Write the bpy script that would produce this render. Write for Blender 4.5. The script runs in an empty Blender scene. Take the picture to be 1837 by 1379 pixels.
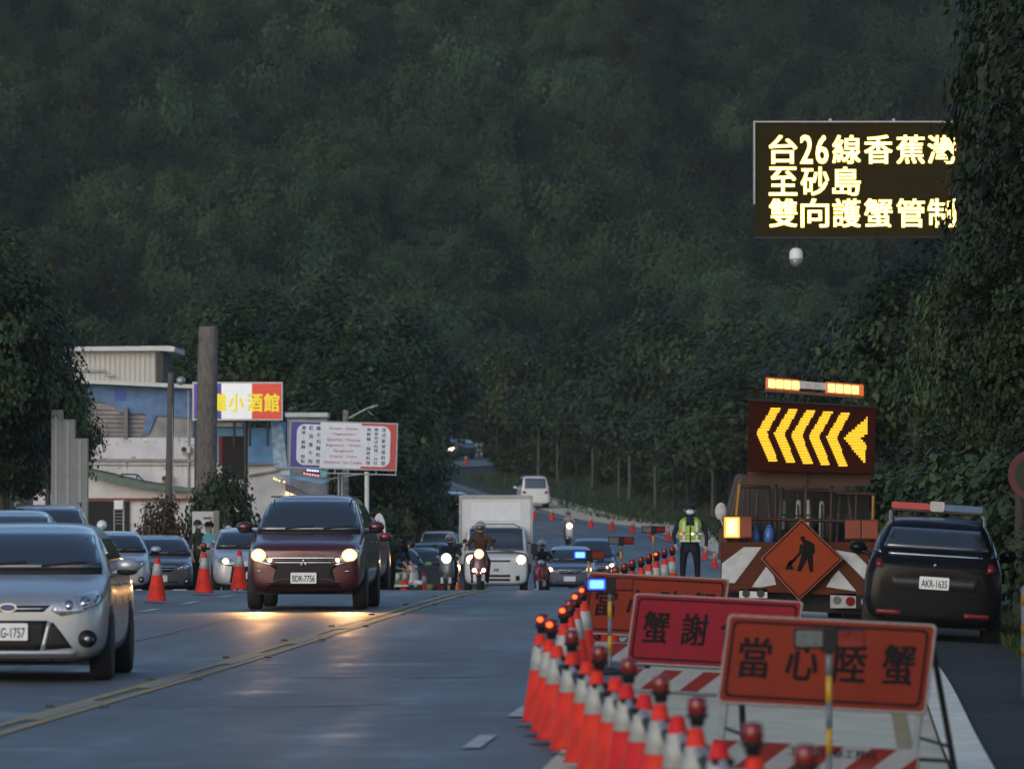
import bpy, bmesh, math, random
import numpy as np
from mathutils import Vector, Matrix, noise
from mathutils.bvhtree import BVHTree
R = math.radians
SC = bpy.context.scene
COL = SC.collection
rnd = random.Random(7)

# ------------------------------------------------------------------ camera, sky, exposure
F, CX, HY, CH = 12500.0, 918.5, 871.0, 1.83      # focal length in photo pixels, centre column, horizon row, eye height
cam = bpy.data.cameras.new('camera')
cam.sensor_width = 36.0
cam.lens = 36.0 * F / 1837.0
cam.clip_start, cam.clip_end = 1.0, 6000.0
camo = bpy.data.objects.new('camera', cam)
COL.objects.link(camo)
camo.location = (0, 0, CH)
camo.rotation_euler = (R(90) + math.atan((HY - 689.5) / F), 0, 0)
SC.camera = camo
cam.dof.use_dof = True
cam.dof.focus_distance = 112.0
cam.dof.aperture_fstop = 5.6

W = bpy.data.worlds.new('World')
SC.world = W
W.use_nodes = True
nt = W.node_tree
sky = nt.nodes.new('ShaderNodeTexSky')
sky.sky_type = 'NISHITA'
sky.sun_disc = False
SUN_EL, SUN_AZ = R(18.0), R(205.0)
sky.sun_elevation = SUN_EL
sky.sun_rotation = SUN_AZ
sky.dust_density = 1.2
sky.ozone_density = 2.8
nt.nodes['Background'].inputs['Strength'].default_value = 0.128
nt.links.new(sky.outputs['Color'], nt.nodes['Background'].inputs['Color'])
sun = bpy.data.lights.new('sun', 'SUN')
sun.energy = 0.5
sun.angle = R(40)
sun.color = (1.0, 0.93, 0.86)
suno = bpy.data.objects.new('sun', sun)
COL.objects.link(suno)
# low sun behind the cloud, behind the camera
suno.rotation_euler = Vector((-math.sin(R(205)) * math.cos(SUN_EL), -math.cos(R(205)) * math.cos(SUN_EL), -math.sin(SUN_EL))).to_track_quat('-Z', 'Y').to_euler()
SC.view_settings.view_transform = 'Standard'
SC.view_settings.look = 'None'
SC.view_settings.gamma = 1.0
SC.view_settings.use_curve_mapping = False
SC.view_settings.exposure = 0.38
SC.cycles.use_denoising = True
SC.cycles.max_bounces = 5
SC.cycles.diffuse_bounces = 2
SC.cycles.glossy_bounces = 3
SC.cycles.transmission_bounces = 3
SC.cycles.volume_bounces = 1
SC.cycles.sample_clamp_indirect = 6.0
SC.cycles.sample_clamp_direct = 0.0

# ------------------------------------------------------------------ materials
def mat(name, col, rough=0.6, metal=0.0, var=0.12, scale=6.0, emit=None, es=0.0, spec=0.5, coat=0.0, trans=0.0, bump=0.0, tint=False, stretch=None):
    m = bpy.data.materials.new(name)
    m.use_nodes = True
    n, l = m.node_tree.nodes, m.node_tree.links
    b = n['Principled BSDF']
    b.inputs['Roughness'].default_value = rough
    b.inputs['Metallic'].default_value = metal
    b.inputs['Specular IOR Level'].default_value = spec
    b.inputs['Coat Weight'].default_value = coat
    b.inputs['Coat Roughness'].default_value = 0.06
    b.inputs['Base Color'].default_value = (*col, 1)
    if emit:
        b.inputs['Emission Color'].default_value = (*emit, 1)
        b.inputs['Emission Strength'].default_value = es
    if var > 0:
        tc = n.new('ShaderNodeTexCoord')
        nz = n.new('ShaderNodeTexNoise')
        nz.inputs['Scale'].default_value = scale
        nz.inputs['Detail'].default_value = 5
        src = tc.outputs['Object']
        if stretch:
            mp = n.new('ShaderNodeMapping')
            mp.inputs['Scale'].default_value = stretch
            l.new(src, mp.inputs['Vector'])
            src = mp.outputs['Vector']
        l.new(src, nz.inputs['Vector'])
        mr = n.new('ShaderNodeMapRange')
        mr.inputs['From Min'].default_value = 0.3
        mr.inputs['From Max'].default_value = 0.7
        mr.inputs['To Min'].default_value = 1 - var
        mr.inputs['To Max'].default_value = 1 + var
        l.new(nz.outputs['Fac'], mr.inputs['Value'])
        mx = n.new('ShaderNodeVectorMath')
        mx.operation = 'SCALE'
        mx.inputs[0].default_value = col
        l.new(mr.outputs['Result'], mx.inputs['Scale'])
        out = mx.outputs['Vector']
        if tint:
            at = n.new('ShaderNodeAttribute')
            at.attribute_name = 'tint'
            m2 = n.new('ShaderNodeVectorMath')
            m2.operation = 'MULTIPLY'
            l.new(out, m2.inputs[0])
            l.new(at.outputs['Color'], m2.inputs[1])
            out = m2.outputs['Vector']
        l.new(out, b.inputs['Base Color'])
        if bump > 0:
            bp = n.new('ShaderNodeBump')
            bp.inputs['Strength'].default_value = bump
            bp.inputs['Distance'].default_value = 0.02
            l.new(nz.outputs['Fac'], bp.inputs['Height'])
            l.new(bp.outputs['Normal'], b.inputs['Normal'])
        rr = n.new('ShaderNodeMapRange')
        rr.inputs['From Min'].default_value = 0.3
        rr.inputs['From Max'].default_value = 0.7
        rr.inputs['To Min'].default_value = max(0.02, rough - var * 0.4)
        rr.inputs['To Max'].default_value = min(1, rough + var * 0.4)
        l.new(nz.outputs['Fac'], rr.inputs['Value'])
        l.new(rr.outputs['Result'], b.inputs['Roughness'])
    return m

def asphalt(name, c0, c1, r0=0.42, r1=0.75, tracks=False, spec=.5):
    """worn asphalt: fine aggregate, long patches, faint cross-wise smooth streaks"""
    m = bpy.data.materials.new(name)
    m.use_nodes = True
    n, l = m.node_tree.nodes, m.node_tree.links
    b = n['Principled BSDF']
    b.inputs['Specular IOR Level'].default_value = spec
    tc = n.new('ShaderNodeTexCoord')
    def nz(scale, st, detail=4):
        mp = n.new('ShaderNodeMapping')
        mp.inputs['Scale'].default_value = st
        l.new(tc.outputs['Object'], mp.inputs['Vector'])
        t = n.new('ShaderNodeTexNoise')
        t.inputs['Scale'].default_value = scale
        t.inputs['Detail'].default_value = detail
        l.new(mp.outputs['Vector'], t.inputs['Vector'])
        return t.outputs['Fac']
    def mrange(src, a, b_, c, d):
        r = n.new('ShaderNodeMapRange')
        for k, v in zip(('From Min', 'From Max', 'To Min', 'To Max'), (a, b_, c, d)):
            r.inputs[k].default_value = v
        l.new(src, r.inputs['Value'])
        return r.outputs['Result']
    def math_(op, a, b_):
        q = n.new('ShaderNodeMath')
        q.operation = op
        for i, v in enumerate((a, b_)):
            if isinstance(v, float):
                q.inputs[i].default_value = v
            else:
                l.new(v, q.inputs[i])
        return q.outputs[0]
    big = nz(0.35, (1, 0.22, 1))
    mid = nz(2.6, (1, 0.45, 1), 6)
    fine = nz(55, (1, 1, 1), 2)
    streak = nz(0.8, (0.7, 0.55, 1), 6)
    f = math_('ADD', math_('MULTIPLY', mrange(big, 0.3, 0.7, 0, 1), 0.35), math_('ADD', math_('MULTIPLY', mrange(mid, 0.34, 0.66, 0, 1), 0.5), math_('MULTIPLY', mrange(fine, 0.25, 0.75, 0, 1), 0.2)))
    at = n.new('ShaderNodeAttribute')
    at.attribute_name = 'offset'
    t_ = math_('ABSOLUTE', math_('SUBTRACT', math_('ABSOLUTE', at.outputs['Fac'], 0.0), 1.85), 0.0)
    track = math_('MULTIPLY', mrange(math_('ABSOLUTE', math_('SUBTRACT', t_, 0.78), 0.0), 0.0, 0.42, 1, 0), mrange(big, 0.3, 0.7, .4, 1.0))
    f = math_('SUBTRACT', f, math_('MULTIPLY', track, 0.45 if tracks else 0.0))
    mx = n.new('ShaderNodeMix')
    mx.data_type = 'RGBA'
    mx.inputs[6].default_value = (*c0, 1)
    mx.inputs[7].default_value = (*c1, 1)
    l.new(f, mx.inputs[0])
    l.new(mx.outputs[2], b.inputs['Base Color'])
    s = mrange(streak, 0.58, 0.78, 0, .7)
    ro = math_('SUBTRACT', mrange(big, 0.3, 0.7, r1, r1 - 0.1), math_('MULTIPLY', s, r1 - r0))
    ro = math_('SUBTRACT', math_('ADD', ro, math_('MULTIPLY', math_('SUBTRACT', mid, 0.5), 0.35)), math_('MULTIPLY', track, 0.10 if tracks else 0.0))
    l.new(ro, b.inputs['Roughness'])
    bp = n.new('ShaderNodeBump')
    bp.inputs['Strength'].default_value = 0.25
    bp.inputs['Distance'].default_value = 0.004
    l.new(fine, bp.inputs['Height'])
    l.new(bp.outputs['Normal'], b.inputs['Normal'])
    return m

M = {}
M['asphalt'] = asphalt('asphalt', (0.045, 0.047, 0.053), (0.105, 0.108, 0.115), 0.34, 0.62, True)
M['forecourt'] = asphalt('forecourt', (0.06, 0.06, 0.062), (0.10, 0.098, 0.095))
M['shoulder'] = asphalt('shoulder_concrete', (0.52, 0.455, 0.32), (0.74, 0.65, 0.47), 0.5, 0.8, spec=.12)  # pale warm tone has the lamplight on the concrete painted in
M['path'] = asphalt('path_asphalt', (0.03, 0.031, 0.029), (0.07, 0.068, 0.062), .7, .95, spec=.1)
M['grass'] = mat('grass_ground', (0.022, 0.033, 0.016), 0.9, var=0.5, scale=1.5)
M['hill'] = mat('hill_soil', (0.018, 0.026, 0.014), 0.95, var=0.4, scale=0.1)
M['yellow_paint'] = mat('yellow_paint', (0.34, 0.22, 0.05), 0.65, var=0.6, scale=3.5)
M['white_paint'] = mat('white_paint', (0.42, 0.42, 0.40), 0.65, var=0.5, scale=4)
M['worn_paint'] = mat('worn_paint', (0.22, 0.21, 0.18), 0.6, var=0.4, scale=14)
M['kerb'] = mat('kerb_concrete', (0.80, 0.74, 0.60), 0.85, spec=.1, var=0.2, scale=5)
M['black'] = mat('black_plastic', (0.010, 0.010, 0.011), 0.55, var=0.2, spec=.25)
M['rubber'] = mat('rubber', (0.014, 0.014, 0.015), 0.8, var=0.2)
M['dark_metal'] = mat('dark_metal', (0.03, 0.03, 0.032), 0.45, 0.4, var=0.2)
M['steel'] = mat('grey_steel', (0.32, 0.33, 0.34), 0.45, 0.6, var=0.15)
M['chrome'] = mat('chrome', (0.62, 0.63, 0.65), 0.18, 1.0, var=0.05)
M['white'] = mat('white_plastic', (0.72, 0.72, 0.71), 0.5, var=0.06)
M['offwhite'] = mat('off_white_paint', (0.55, 0.55, 0.53), 0.5, var=0.1, scale=3)
M['glass'] = mat('car_glass', (0.026, 0.032, 0.040), 0.05, var=0.0, spec=1.0, coat=0.6)
M['bark'] = mat('bark', (0.06, 0.05, 0.04), 0.9, var=0.35, scale=8, bump=0.5)
M['darkbark'] = mat('dark_bark', (0.032, 0.029, 0.025), 0.95, var=0.35, scale=5, spec=.1)
M['palebark'] = mat('pale_bark', (0.085, 0.08, 0.07), 0.9, var=0.35, scale=6, bump=0.5)
M['leaf'] = mat('leaf', (0.034, 0.052, 0.022), 0.55, var=0.25, scale=0.7, tint=True, spec=0.2)
M['leaf_far'] = mat('leaf_far', (0.040, 0.062, 0.030), 0.9, var=0.3, scale=0.05, tint=True, spec=0.1)
M['leaf_red'] = mat('leaf_red', (0.085, 0.055, 0.030), 0.6, var=0.3, scale=2, tint=True, spec=0.3)
M['skin'] = mat('skin', (0.42, 0.26, 0.19), 0.55, var=0.08)
M['hair'] = mat('dark_hair', (0.012, 0.011, 0.011), 0.5, var=0.2)
M['lens_clear'] = mat('lamp_lens', (0.09, 0.105, 0.10), 0.35, var=0.25, scale=30, spec=0.5)
M['red_lens'] = mat('red_lens', (0.16, 0.012, 0.012), 0.15, var=0.2, scale=20)
M['amber_lens'] = mat('amber_lens', (0.45, 0.16, 0.02), 0.2, var=0.1)
def glow(name, col, s):
    return mat(name, (0.02, 0.02, 0.02), 0.4, var=0, emit=col, es=s)
M['head_on'] = glow('lit_headlamp', (1.0, 0.84, 0.55), 11)
M['head_glow'] = glow('lit_reflector', (1.0, 0.66, 0.30), 1.3)
M['head_dim'] = glow('lit_sidelamp', (1.0, 0.66, 0.32), 3.0)
M['head_cool'] = glow('lit_cool_lamp', (0.90, 1.0, 0.80), 3)
M['amber_on'] = glow('lit_amber', (1.0, 0.34, 0.02), 1.5)
M['amber_core'] = glow('lit_amber_core', (1.0, 0.62, 0.16), 3.2)
M['amber_haze'] = glow('lit_amber_cover', (1.0, 0.20, 0.012), 0.5)
M['amber_dull'] = mat('dull_amber_cover', (.11, .022, .010), .35, var=.2, emit=(1.0, .10, .01), es=.05)  # faint emission paints the neighbouring lamp's glow onto unlit covers
M['amber_arrow'] = glow('lit_arrow', (1.0, 0.54, 0.004), 1.05)
M['amber_bar'] = glow('lit_light_bar', (1.0, 0.62, 0.13), 2.6)
M['vms_on'] = glow('lit_message', (1.0, 0.83, 0.24), 3.4)
M['vms_halo'] = glow('lit_message_halo', (1.0, 0.60, 0.03), 1.15)  # amber halo round the writing, put in as a glowing colour
M['blue_rim'] = glow('lit_blue_rim', (0.02, 0.08, 1.0), 1.6)
M['blue_on'] = glow('lit_blue', (0.03, 0.115, 1.0), 9.0)
M['red_on'] = glow('lit_red', (1.0, 0.10, 0.012), 2.6)
M['warm_on'] = glow('lit_warm_window', (1.0, 0.68, 0.36), 1.6)

# ------------------------------------------------------------------ helpers
def obj(name, mesh, parent=None, loc=None):
    o = bpy.data.objects.new(name, mesh)
    COL.objects.link(o)
    if parent is not None:
        o.parent = parent
    if loc is not None:
        o.location = loc
    return o

def tag(o, label=None, cat=None, group=None, kind=None):
    for k, v in (('label', label), ('category', cat), ('group', group), ('kind', kind)):
        if v:
            o[k] = v
    return o

def thing(name, label, cat, loc=(0, 0, 0), rz=0.0, group=None, roll=0.0):
    o = bpy.data.objects.new(name, None)
    o.empty_display_size = 0.2
    COL.objects.link(o)
    o.location = loc
    o.rotation_euler = (0, roll, rz)
    return tag(o, label, cat, group)

def kids(o):
    return [c for c in CH_OF.get(o.name, [])]

CH_OF = {}
def copy_tree(root, loc, rz=None, label=None, group=None, scale=None, roll=None, cat=None):
    """a thing with copies of its parts and their sub-parts"""
    kk = {}
    for o in bpy.data.objects:
        if o.parent is not None:
            kk.setdefault(o.parent.name, []).append(o)
    def rec(o, parent):
        c = o.copy()
        COL.objects.link(c)
        c.parent = parent
        for ch in kk.get(o.name, []):
            rec(ch, c)
        return c
    r = rec(root, None)
    r.location = loc
    e = list(root.rotation_euler)
    if rz is not None:
        e[2] = rz
    if roll is not None:
        e[1] = roll
    r.rotation_euler = e
    if scale is not None:
        r.scale = scale if hasattr(scale, '__len__') else (scale,) * 3
    return tag(r, label, cat, group)

I4 = Matrix.Identity(4)
def T(x, y, z):
    return Matrix.Translation((x, y, z))
def RX(a):
    return Matrix.Rotation(a, 4, 'X')
def RY(a):
    return Matrix.Rotation(a, 4, 'Y')
def RZ(a):
    return Matrix.Rotation(a, 4, 'Z')

class MB:
    """collects shapes and links them as ONE mesh object"""
    def __init__(s):
        s.v, s.f, s.m, s.sm = [], [], [], []
    def add(s, vs, fs, mx=None, m=0, smooth=False):
        k = len(s.v)
        s.v += [tuple(mx @ Vector(p)) for p in vs] if mx is not None else [tuple(p) for p in vs]
        s.f += [tuple(i + k for i in f) for f in fs]
        s.m += [m] * len(fs)
        s.sm += [smooth] * len(fs)
        return s
    def box(s, x0, x1, y0, y1, z0, z1, mx=None, m=0):
        vs = [(x, y, z) for x in (x0, x1) for y in (y0, y1) for z in (z0, z1)]
        fs = [(0, 1, 3, 2), (4, 6, 7, 5), (0, 4, 5, 1), (2, 3, 7, 6), (0, 2, 6, 4), (1, 5, 7, 3)]
        return s.add(vs, fs, mx, m)
    def cbox(s, c, d, mx=None, m=0):
        return s.box(c[0] - d[0] / 2, c[0] + d[0] / 2, c[1] - d[1] / 2, c[1] + d[1] / 2, c[2] - d[2] / 2, c[2] + d[2] / 2, mx, m)
    def tube(s, pts, rad, n=8, m=0, mx=None, smooth=True):
        pts = [Vector(p) for p in pts]
        if not hasattr(rad, '__len__'):
            rad = [rad] * len(pts)
        vs, fs = [], []
        for i, p in enumerate(pts):
            d = (pts[min(i + 1, len(pts) - 1)] - pts[max(i - 1, 0)]).normalized()
            a = Vector((0, 0, 1)) if abs(d.z) < 0.9 else Vector((1, 0, 0))
            u = d.cross(a).normalized()
            w = d.cross(u)
            for k in range(n):
                t = 2 * math.pi * k / n
                vs.append(p + (u * math.cos(t) + w * math.sin(t)) * rad[i])
        for i in range(len(pts) - 1):
            for k in range(n):
                a, b = i * n + k, i * n + (k + 1) % n
                fs.append((a, b, b + n, a + n))
        s.add(vs, fs, mx, m, smooth)
        e = (len(pts) - 1) * n
        s.add([vs[k] for k in range(n)], [tuple(range(n))[::-1]], mx, m)
        s.add([vs[e + k] for k in range(n)], [tuple(range(n))], mx, m)
        return s
    def lathe(s, prof, n=16, mx=None, m=0, smooth=True, sx=1.0, sy=1.0):
        vs, fs = [], []
        for r, z in prof:
            for k in range(n):
                t = 2 * math.pi * k / n
                vs.append((r * math.cos(t) * sx, r * math.sin(t) * sy, z))
        for i in range(len(prof) - 1):
            for k in range(n):
                a, b = i * n + k, i * n + (k + 1) % n
                fs.append((a, b, b + n, a + n))
        if prof[0][0] > 1e-4:
            fs.append(tuple(range(n))[::-1])
        if prof[-1][0] > 1e-4:
            e = (len(prof) - 1) * n
            fs.append(tuple(e + k for k in range(n)))
        return s.add(vs, fs, mx, m, smooth)
    def ell(s, c, r, n=12, m=0, mx=None):
        q = T(*c) @ Matrix.Diagonal((r[0], r[1], r[2], 1))
        prof = [(max(1e-5, math.cos(a)), math.sin(a)) for a in np.linspace(-math.pi / 2, math.pi / 2, n // 2 + 1)]
        return s.lathe(prof, n, (mx @ q) if mx is not None else q, m)
    def prism(s, poly, y0, y1, mx=None, m=0):
        """polygon in x,z pushed from y0 to y1"""
        n = len(poly)
        vs = [(p[0], y0, p[1]) for p in poly] + [(p[0], y1, p[1]) for p in poly]
        fs = [tuple(range(n)), tuple(range(n, 2 * n))[::-1]] + [(i, i + n, (i + 1) % n + n, (i + 1) % n) for i in range(n)]
        return s.add(vs, fs, mx, m)
    def build(s, name, mats, parent=None, loc=None, bevel=0.0, mx=None, subd=0):
        me = bpy.data.meshes.new(name)
        vs = s.v if mx is None else [tuple(mx @ Vector(p)) for p in s.v]
        me.from_pydata(vs, [], s.f)
        for x in (mats if isinstance(mats, (list, tuple)) else [mats]):
            me.materials.append(x)
        me.polygons.foreach_set('material_index', s.m)
        me.polygons.foreach_set('use_smooth', s.sm)
        bm = bmesh.new()
        bm.from_mesh(me)
        bmesh.ops.recalc_face_normals(bm, faces=bm.faces)
        bm.to_mesh(me)
        bm.free()
        me.update()
        o = obj(name, me, parent, loc)
        if bevel > 0:
            b = o.modifiers.new('edge', 'BEVEL')
            b.width = bevel
            b.segments = 2
            b.limit_method = 'ANGLE'
            b.angle_limit = R(40)
        return o

def rrect(w, h, r, n=4, cx=0.0, cz=0.0):
    out = []
    for sx, sz, a0 in ((1, 1, 0), (-1, 1, 90), (-1, -1, 180), (1, -1, 270)):
        for k in range(n + 1):
            a = R(a0 + 90 * k / n)
            out.append((cx + sx * (w / 2 - r) + r * math.cos(a), cz + sz * (h / 2 - r) + r * math.sin(a)))
    return out

TEXTS = {}
def text_mesh(s):
    """(verts, faces, width, height) of a line of writing, glyphs 1 unit tall, centred on 0,0"""
    k = s
    if k not in TEXTS:
        c = bpy.data.curves.new('writing', 'FONT')
        c.body = s
        c.resolution_u = 3
        o = bpy.data.objects.new('writing', c)
        COL.objects.link(o)
        dg = bpy.context.evaluated_depsgraph_get()
        me = bpy.data.meshes.new_from_object(o.evaluated_get(dg))
        v = np.array([p.co[:2] for p in me.vertices]) if len(me.vertices) else np.zeros((1, 2))
        fs = [tuple(p.vertices) for p in me.polygons]
        lo, hi = v.min(0), v.max(0)
        v = v - (lo + hi) / 2
        TEXTS[k] = (v, fs, hi[0] - lo[0], hi[1] - lo[1])
        bpy.data.objects.remove(o)
        bpy.data.curves.remove(c)
        bpy.data.meshes.remove(me)
    return TEXTS[k]

def put_text(mb, s, cx, cz, w=None, h=None, y=0.0, bold=0.0, m=0, mx=None, sq=None):
    """writing in the x,z plane at depth y, fitted to width w and/or height h"""
    v, fs, tw, th = text_mesh(s)
    sx = w / tw if w else h / th
    sz = h / th if h else sx
    if bold:
        sx *= 1 - 2 * bold
        sz *= 1 - 1.4 * bold
    for n_, (dx, dz) in enumerate([(0, 0)] if not bold else [(-1, -.7), (1, -.7), (-1, .7), (1, .7), (0, 0)]):
        e = bold * (h or sz)
        vs = [(cx + p[0] * sx + dx * e, y - n_ * .0002, cz + p[1] * sz + dz * e) for p in v]
        mb.add(vs, fs, mx, m)
    return mb

# ------------------------------------------------------------------ the lie of the land
def pchip(xs, ys):
    xs, ys = np.array(xs, float), np.array(ys, float)
    h, dl = np.diff(xs), np.diff(ys) / np.diff(xs)
    m = np.zeros(len(xs))
    m[0], m[-1] = dl[0], dl[-1]
    for i in range(1, len(xs) - 1):
        if dl[i - 1] * dl[i] > 0:
            w1, w2 = 2 * h[i] + h[i - 1], h[i] + 2 * h[i - 1]
            m[i] = (w1 + w2) / (w1 / dl[i - 1] + w2 / dl[i])
    def f(x):
        x = np.clip(np.asarray(x, float), xs[0], xs[-1])
        i = np.clip(np.searchsorted(xs, x) - 1, 0, len(xs) - 2)
        t = (x - xs[i]) / h[i]
        return ((1 + 2 * t) * (1 - t) ** 2) * ys[i] + (t * (1 - t) ** 2) * h[i] * m[i] + (t * t * (3 - 2 * t)) * ys[i + 1] + (t * t * (t - 1)) * h[i] * m[i + 1]
    return f
def sm(x, a, b):
    t = np.clip((np.asarray(x, float) - a) / (b - a), 0, 1)
    return t * t * (3 - 2 * t)

profile = pchip([-100, 0, 112, 122, 140, 165, 185, 205, 230, 255, 280, 300, 330, 345, 360, 390, 415, 435, 450, 475, 500, 525, 550, 600, 700, 850, 1000, 1150, 1300],
                [0, 0, 0, -0.03, -0.28, -0.72, -1.1, -1.45, -1.82, -2.06, -2.0, -1.78, -1.25, -0.92, -0.6, -0.05, 0.6, 1.3, 1.85, 2.6, 3.15, 3.8, 4.6, 8, 22, 48, 76, 108, 145])
ROADPTS = [(-60, -8.8), (0, -6.15), (52, -3.85), (70, -2.98), (93, -2.0), (116, -1.0), (150, 0.55), (180, 2.0), (215, 3.5), (250, 4.6), (285, 4.95), (315, 4.4), (340, 3.2), (365, 1.5), (390, -0.7), (415, -3.2), (438, -6.0), (455, -8.0), (470, -9.3)]
Xc = pchip([p[0] for p in ROADPTS], [p[1] for p in ROADPTS])

def ground(X, d):
    X, d = np.asarray(X, float), np.asarray(d, float)
    c = Xc(d)
    z = profile(d)
    z = z + 0.05 * np.clip(X + 2, -4, 11) * sm(d, 185, 225) * (1 - sm(d, 345, 400))
    z = z - 0.052 * np.clip(X - c - 4.2, 0, 5) * (1 - sm(d, 112, 150))
    z = z + 0.13 * np.clip(X - c - 6.2, 0, 5) * sm(d, 345, 395) * (1 - sm(d, 440, 465))
    fold = 6.0 * np.sin(X * .055 + d * .010) * np.sin(d * .021 + 1.3 + X * .012) * sm(d, 600, 720) + 2.6 * np.sin(X * .13 - d * .03 + .7) * sm(d, 600, 700)
    hillside = fold + 0.16 * np.clip(np.abs(X) - 60, 0, 200) * sm(d, 480, 700)
    return z + hillside
def g(X, d):
    return float(ground(X, d))
def PX(px, d):
    return (px - CX) * d / F
def PZ(py, d):
    return CH - (py - HY) * d / F
def at(px, d, dz=0.0):
    """the ground point seen in photo column px at distance d"""
    x = PX(px, d)
    return Vector((x, d, g(x, d) + dz))
def on(px, py, d0, d1):
    """the ground point between distances d0 and d1 that lies in photo column px, row py"""
    best = min(np.arange(d0, d1, 0.25), key=lambda d: abs(HY + (CH - g(PX(px, d), d)) * F / d - py))
    return at(px, float(best))
def pt(px, py, d):
    return Vector((PX(px, d), d, PZ(py, d)))

# centre line as a dense path
_path = [(float(Xc(d)), float(d)) for d in np.arange(-60, 468, 2.0)]
_bend = [(-9.6, 474), (-10.3, 484), (-9.6, 494), (-7.4, 503), (-4.2, 510), (-0.6, 516), (3.5, 522), (8, 529)]
def _catmull(ps, n=6):
    out = []
    for i in range(1, len(ps) - 2):
        p0, p1, p2, p3 = [np.array(ps[k]) for k in (i - 1, i, i + 1, i + 2)]
        for t in np.linspace(0, 1, n, endpoint=False):
            out.append(tuple(0.5 * ((2 * p1) + (-p0 + p2) * t + (2 * p0 - 5 * p1 + 4 * p2 - p3) * t * t + (-p0 + 3 * p1 - 3 * p2 + p3) * t ** 3)))
    return out
PATH = np.array(_path + _catmull([_path[-1]] + _bend + [(13, 537)]))
_tan = np.gradient(PATH, axis=0)
_tan /= np.linalg.norm(_tan, axis=1)[:, None]
_nor = np.stack([_tan[:, 1], -_tan[:, 0]], 1)          # to the right of travel
def strip(mb, o0, o1, lift, s0=None, s1=None, m=0, cross=1):
    """a sheet along the road between two offsets from the centre line, for path rows whose distance is in [s0, s1]"""
    idx = [i for i in range(len(PATH)) if (s0 is None or PATH[i, 1] >= s0) and (s1 is None or PATH[i, 1] <= s1)]
    vs, fs = [], []
    for i in idx:
        for k in range(cross + 1):
            o = o0 + (o1 - o0) * k / cross
            x, y = PATH[i] + _nor[i] * o
            vs.append((x, y, g(x, y) + lift))
    w = cross + 1
    for a in range(len(idx) - 1):
        for k in range(cross):
            q = a * w + k
            fs.append((q, q + 1, q + w + 1, q + w))
    mb.offs = getattr(mb, 'offs', []) + [o0 + (o1 - o0) * k / cross for _ in idx for k in range(cross + 1)]
    mb.add(vs, fs, None, m, True)
def dash(mb, d0, d1, off, wid, lift, m=0):
    """a short painted piece of line from distance d0 to d1"""
    vs = []
    for d in (d0, d1):
        for o in (off - wid / 2, off + wid / 2):
            x = float(Xc(d)) + o
            vs.append((x, d, g(x, d) + lift))
    mb.add(vs, [(0, 1, 3, 2)], None, m)

def grid_sheet(name, xs, ys, zf, material, kind='structure'):
    xs, ys = np.array(xs), np.array(ys)
    XX, YY = np.meshgrid(xs, ys)
    ZZ = zf(XX, YY)
    V = np.stack([XX, YY, ZZ], -1).reshape(-1, 3)
    nx, ny = len(xs), len(ys)
    I = np.arange(nx * ny).reshape(ny, nx)
    Q = np.stack([I[:-1, :-1], I[:-1, 1:], I[1:, 1:], I[1:, :-1]], -1).reshape(-1, 4)
    me = quad_mesh(name, V, Q, material, smooth=True)
    return tag(obj(name, me), kind=kind)
def quad_mesh(name, V, Q, material, smooth=False, tint=None):
    me = bpy.data.meshes.new(name)
    me.vertices.add(len(V))
    me.vertices.foreach_set('co', np.ascontiguousarray(V, np.float32).ravel())
    me.loops.add(Q.size)
    me.loops.foreach_set('vertex_index', np.ascontiguousarray(Q, np.int32).ravel())
    me.polygons.add(len(Q))
    me.polygons.foreach_set('loop_start', np.arange(0, Q.size, 4, dtype=np.int32))
    me.polygons.foreach_set('loop_total', np.full(len(Q), 4, np.int32))
    if smooth:
        me.polygons.foreach_set('use_smooth', np.ones(len(Q), bool))
    me.update(calc_edges=True)
    me.materials.append(material)
    if tint is not None:
        a = me.attributes.new('tint', 'FLOAT_COLOR', 'POINT')
        a.data.foreach_set('color', np.ascontiguousarray(np.concatenate([tint, np.ones((len(tint), 1))], 1), np.float32).ravel())
    me.validate()
    return me
# ------------------------------------------------------------------ ground, road, markings, hill
def _under(X, Y):
    c = Xc(Y)
    inside = (sm(X - c, -16, -15)) * (1 - sm(X - c, 7.6, 8.2)) * (1 - sm(Y, 462, 470)) + sm(Y, 470, 478) * (1 - sm(Y, 545, 560))
    return ground(X, Y) - 0.09 * np.clip(inside, 0, 1)
gx = np.concatenate([np.arange(-260, -40, 10), np.arange(-40, 40, 1.6), np.arange(40, 261, 10)])
gy = np.concatenate([np.arange(-100, 20, 8), np.arange(20, 560, 2.0), np.arange(560, 621, 10)])
grid_sheet('ground', gx, gy, _under, M['grass'])
hx = np.arange(-300, 301, 10.0)
hy = np.arange(560, 1301, 10.0)
grid_sheet('hill', hx, hy, lambda X, Y: ground(X, Y) - 0.6, M['hill'])

mb = MB(); strip(mb, -5.7, 4.35, 0.0, cross=6)
ro_ = mb.build('road', M['asphalt'])
ro_.data.attributes.new('offset', 'FLOAT', 'POINT').data.foreach_set('value', mb.offs)
tag(ro_, kind='structure')
mb = MB(); strip(mb, 4.35, 7.05, 0.0, -60, 430, cross=3)
tag(mb.build('road_shoulder', [M['shoulder']]), kind='structure')
mb = MB(); strip(mb, -16, -5.7, 0.0, 60, 262, cross=5)
tag(mb.build('forecourt_pavement', M['forecourt']), kind='structure')
mb = MB(); strip(mb, 7.35, 8.5, 0.02, -60, 112, cross=3)
tag(mb.build('path', M['path']), kind='structure')
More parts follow.
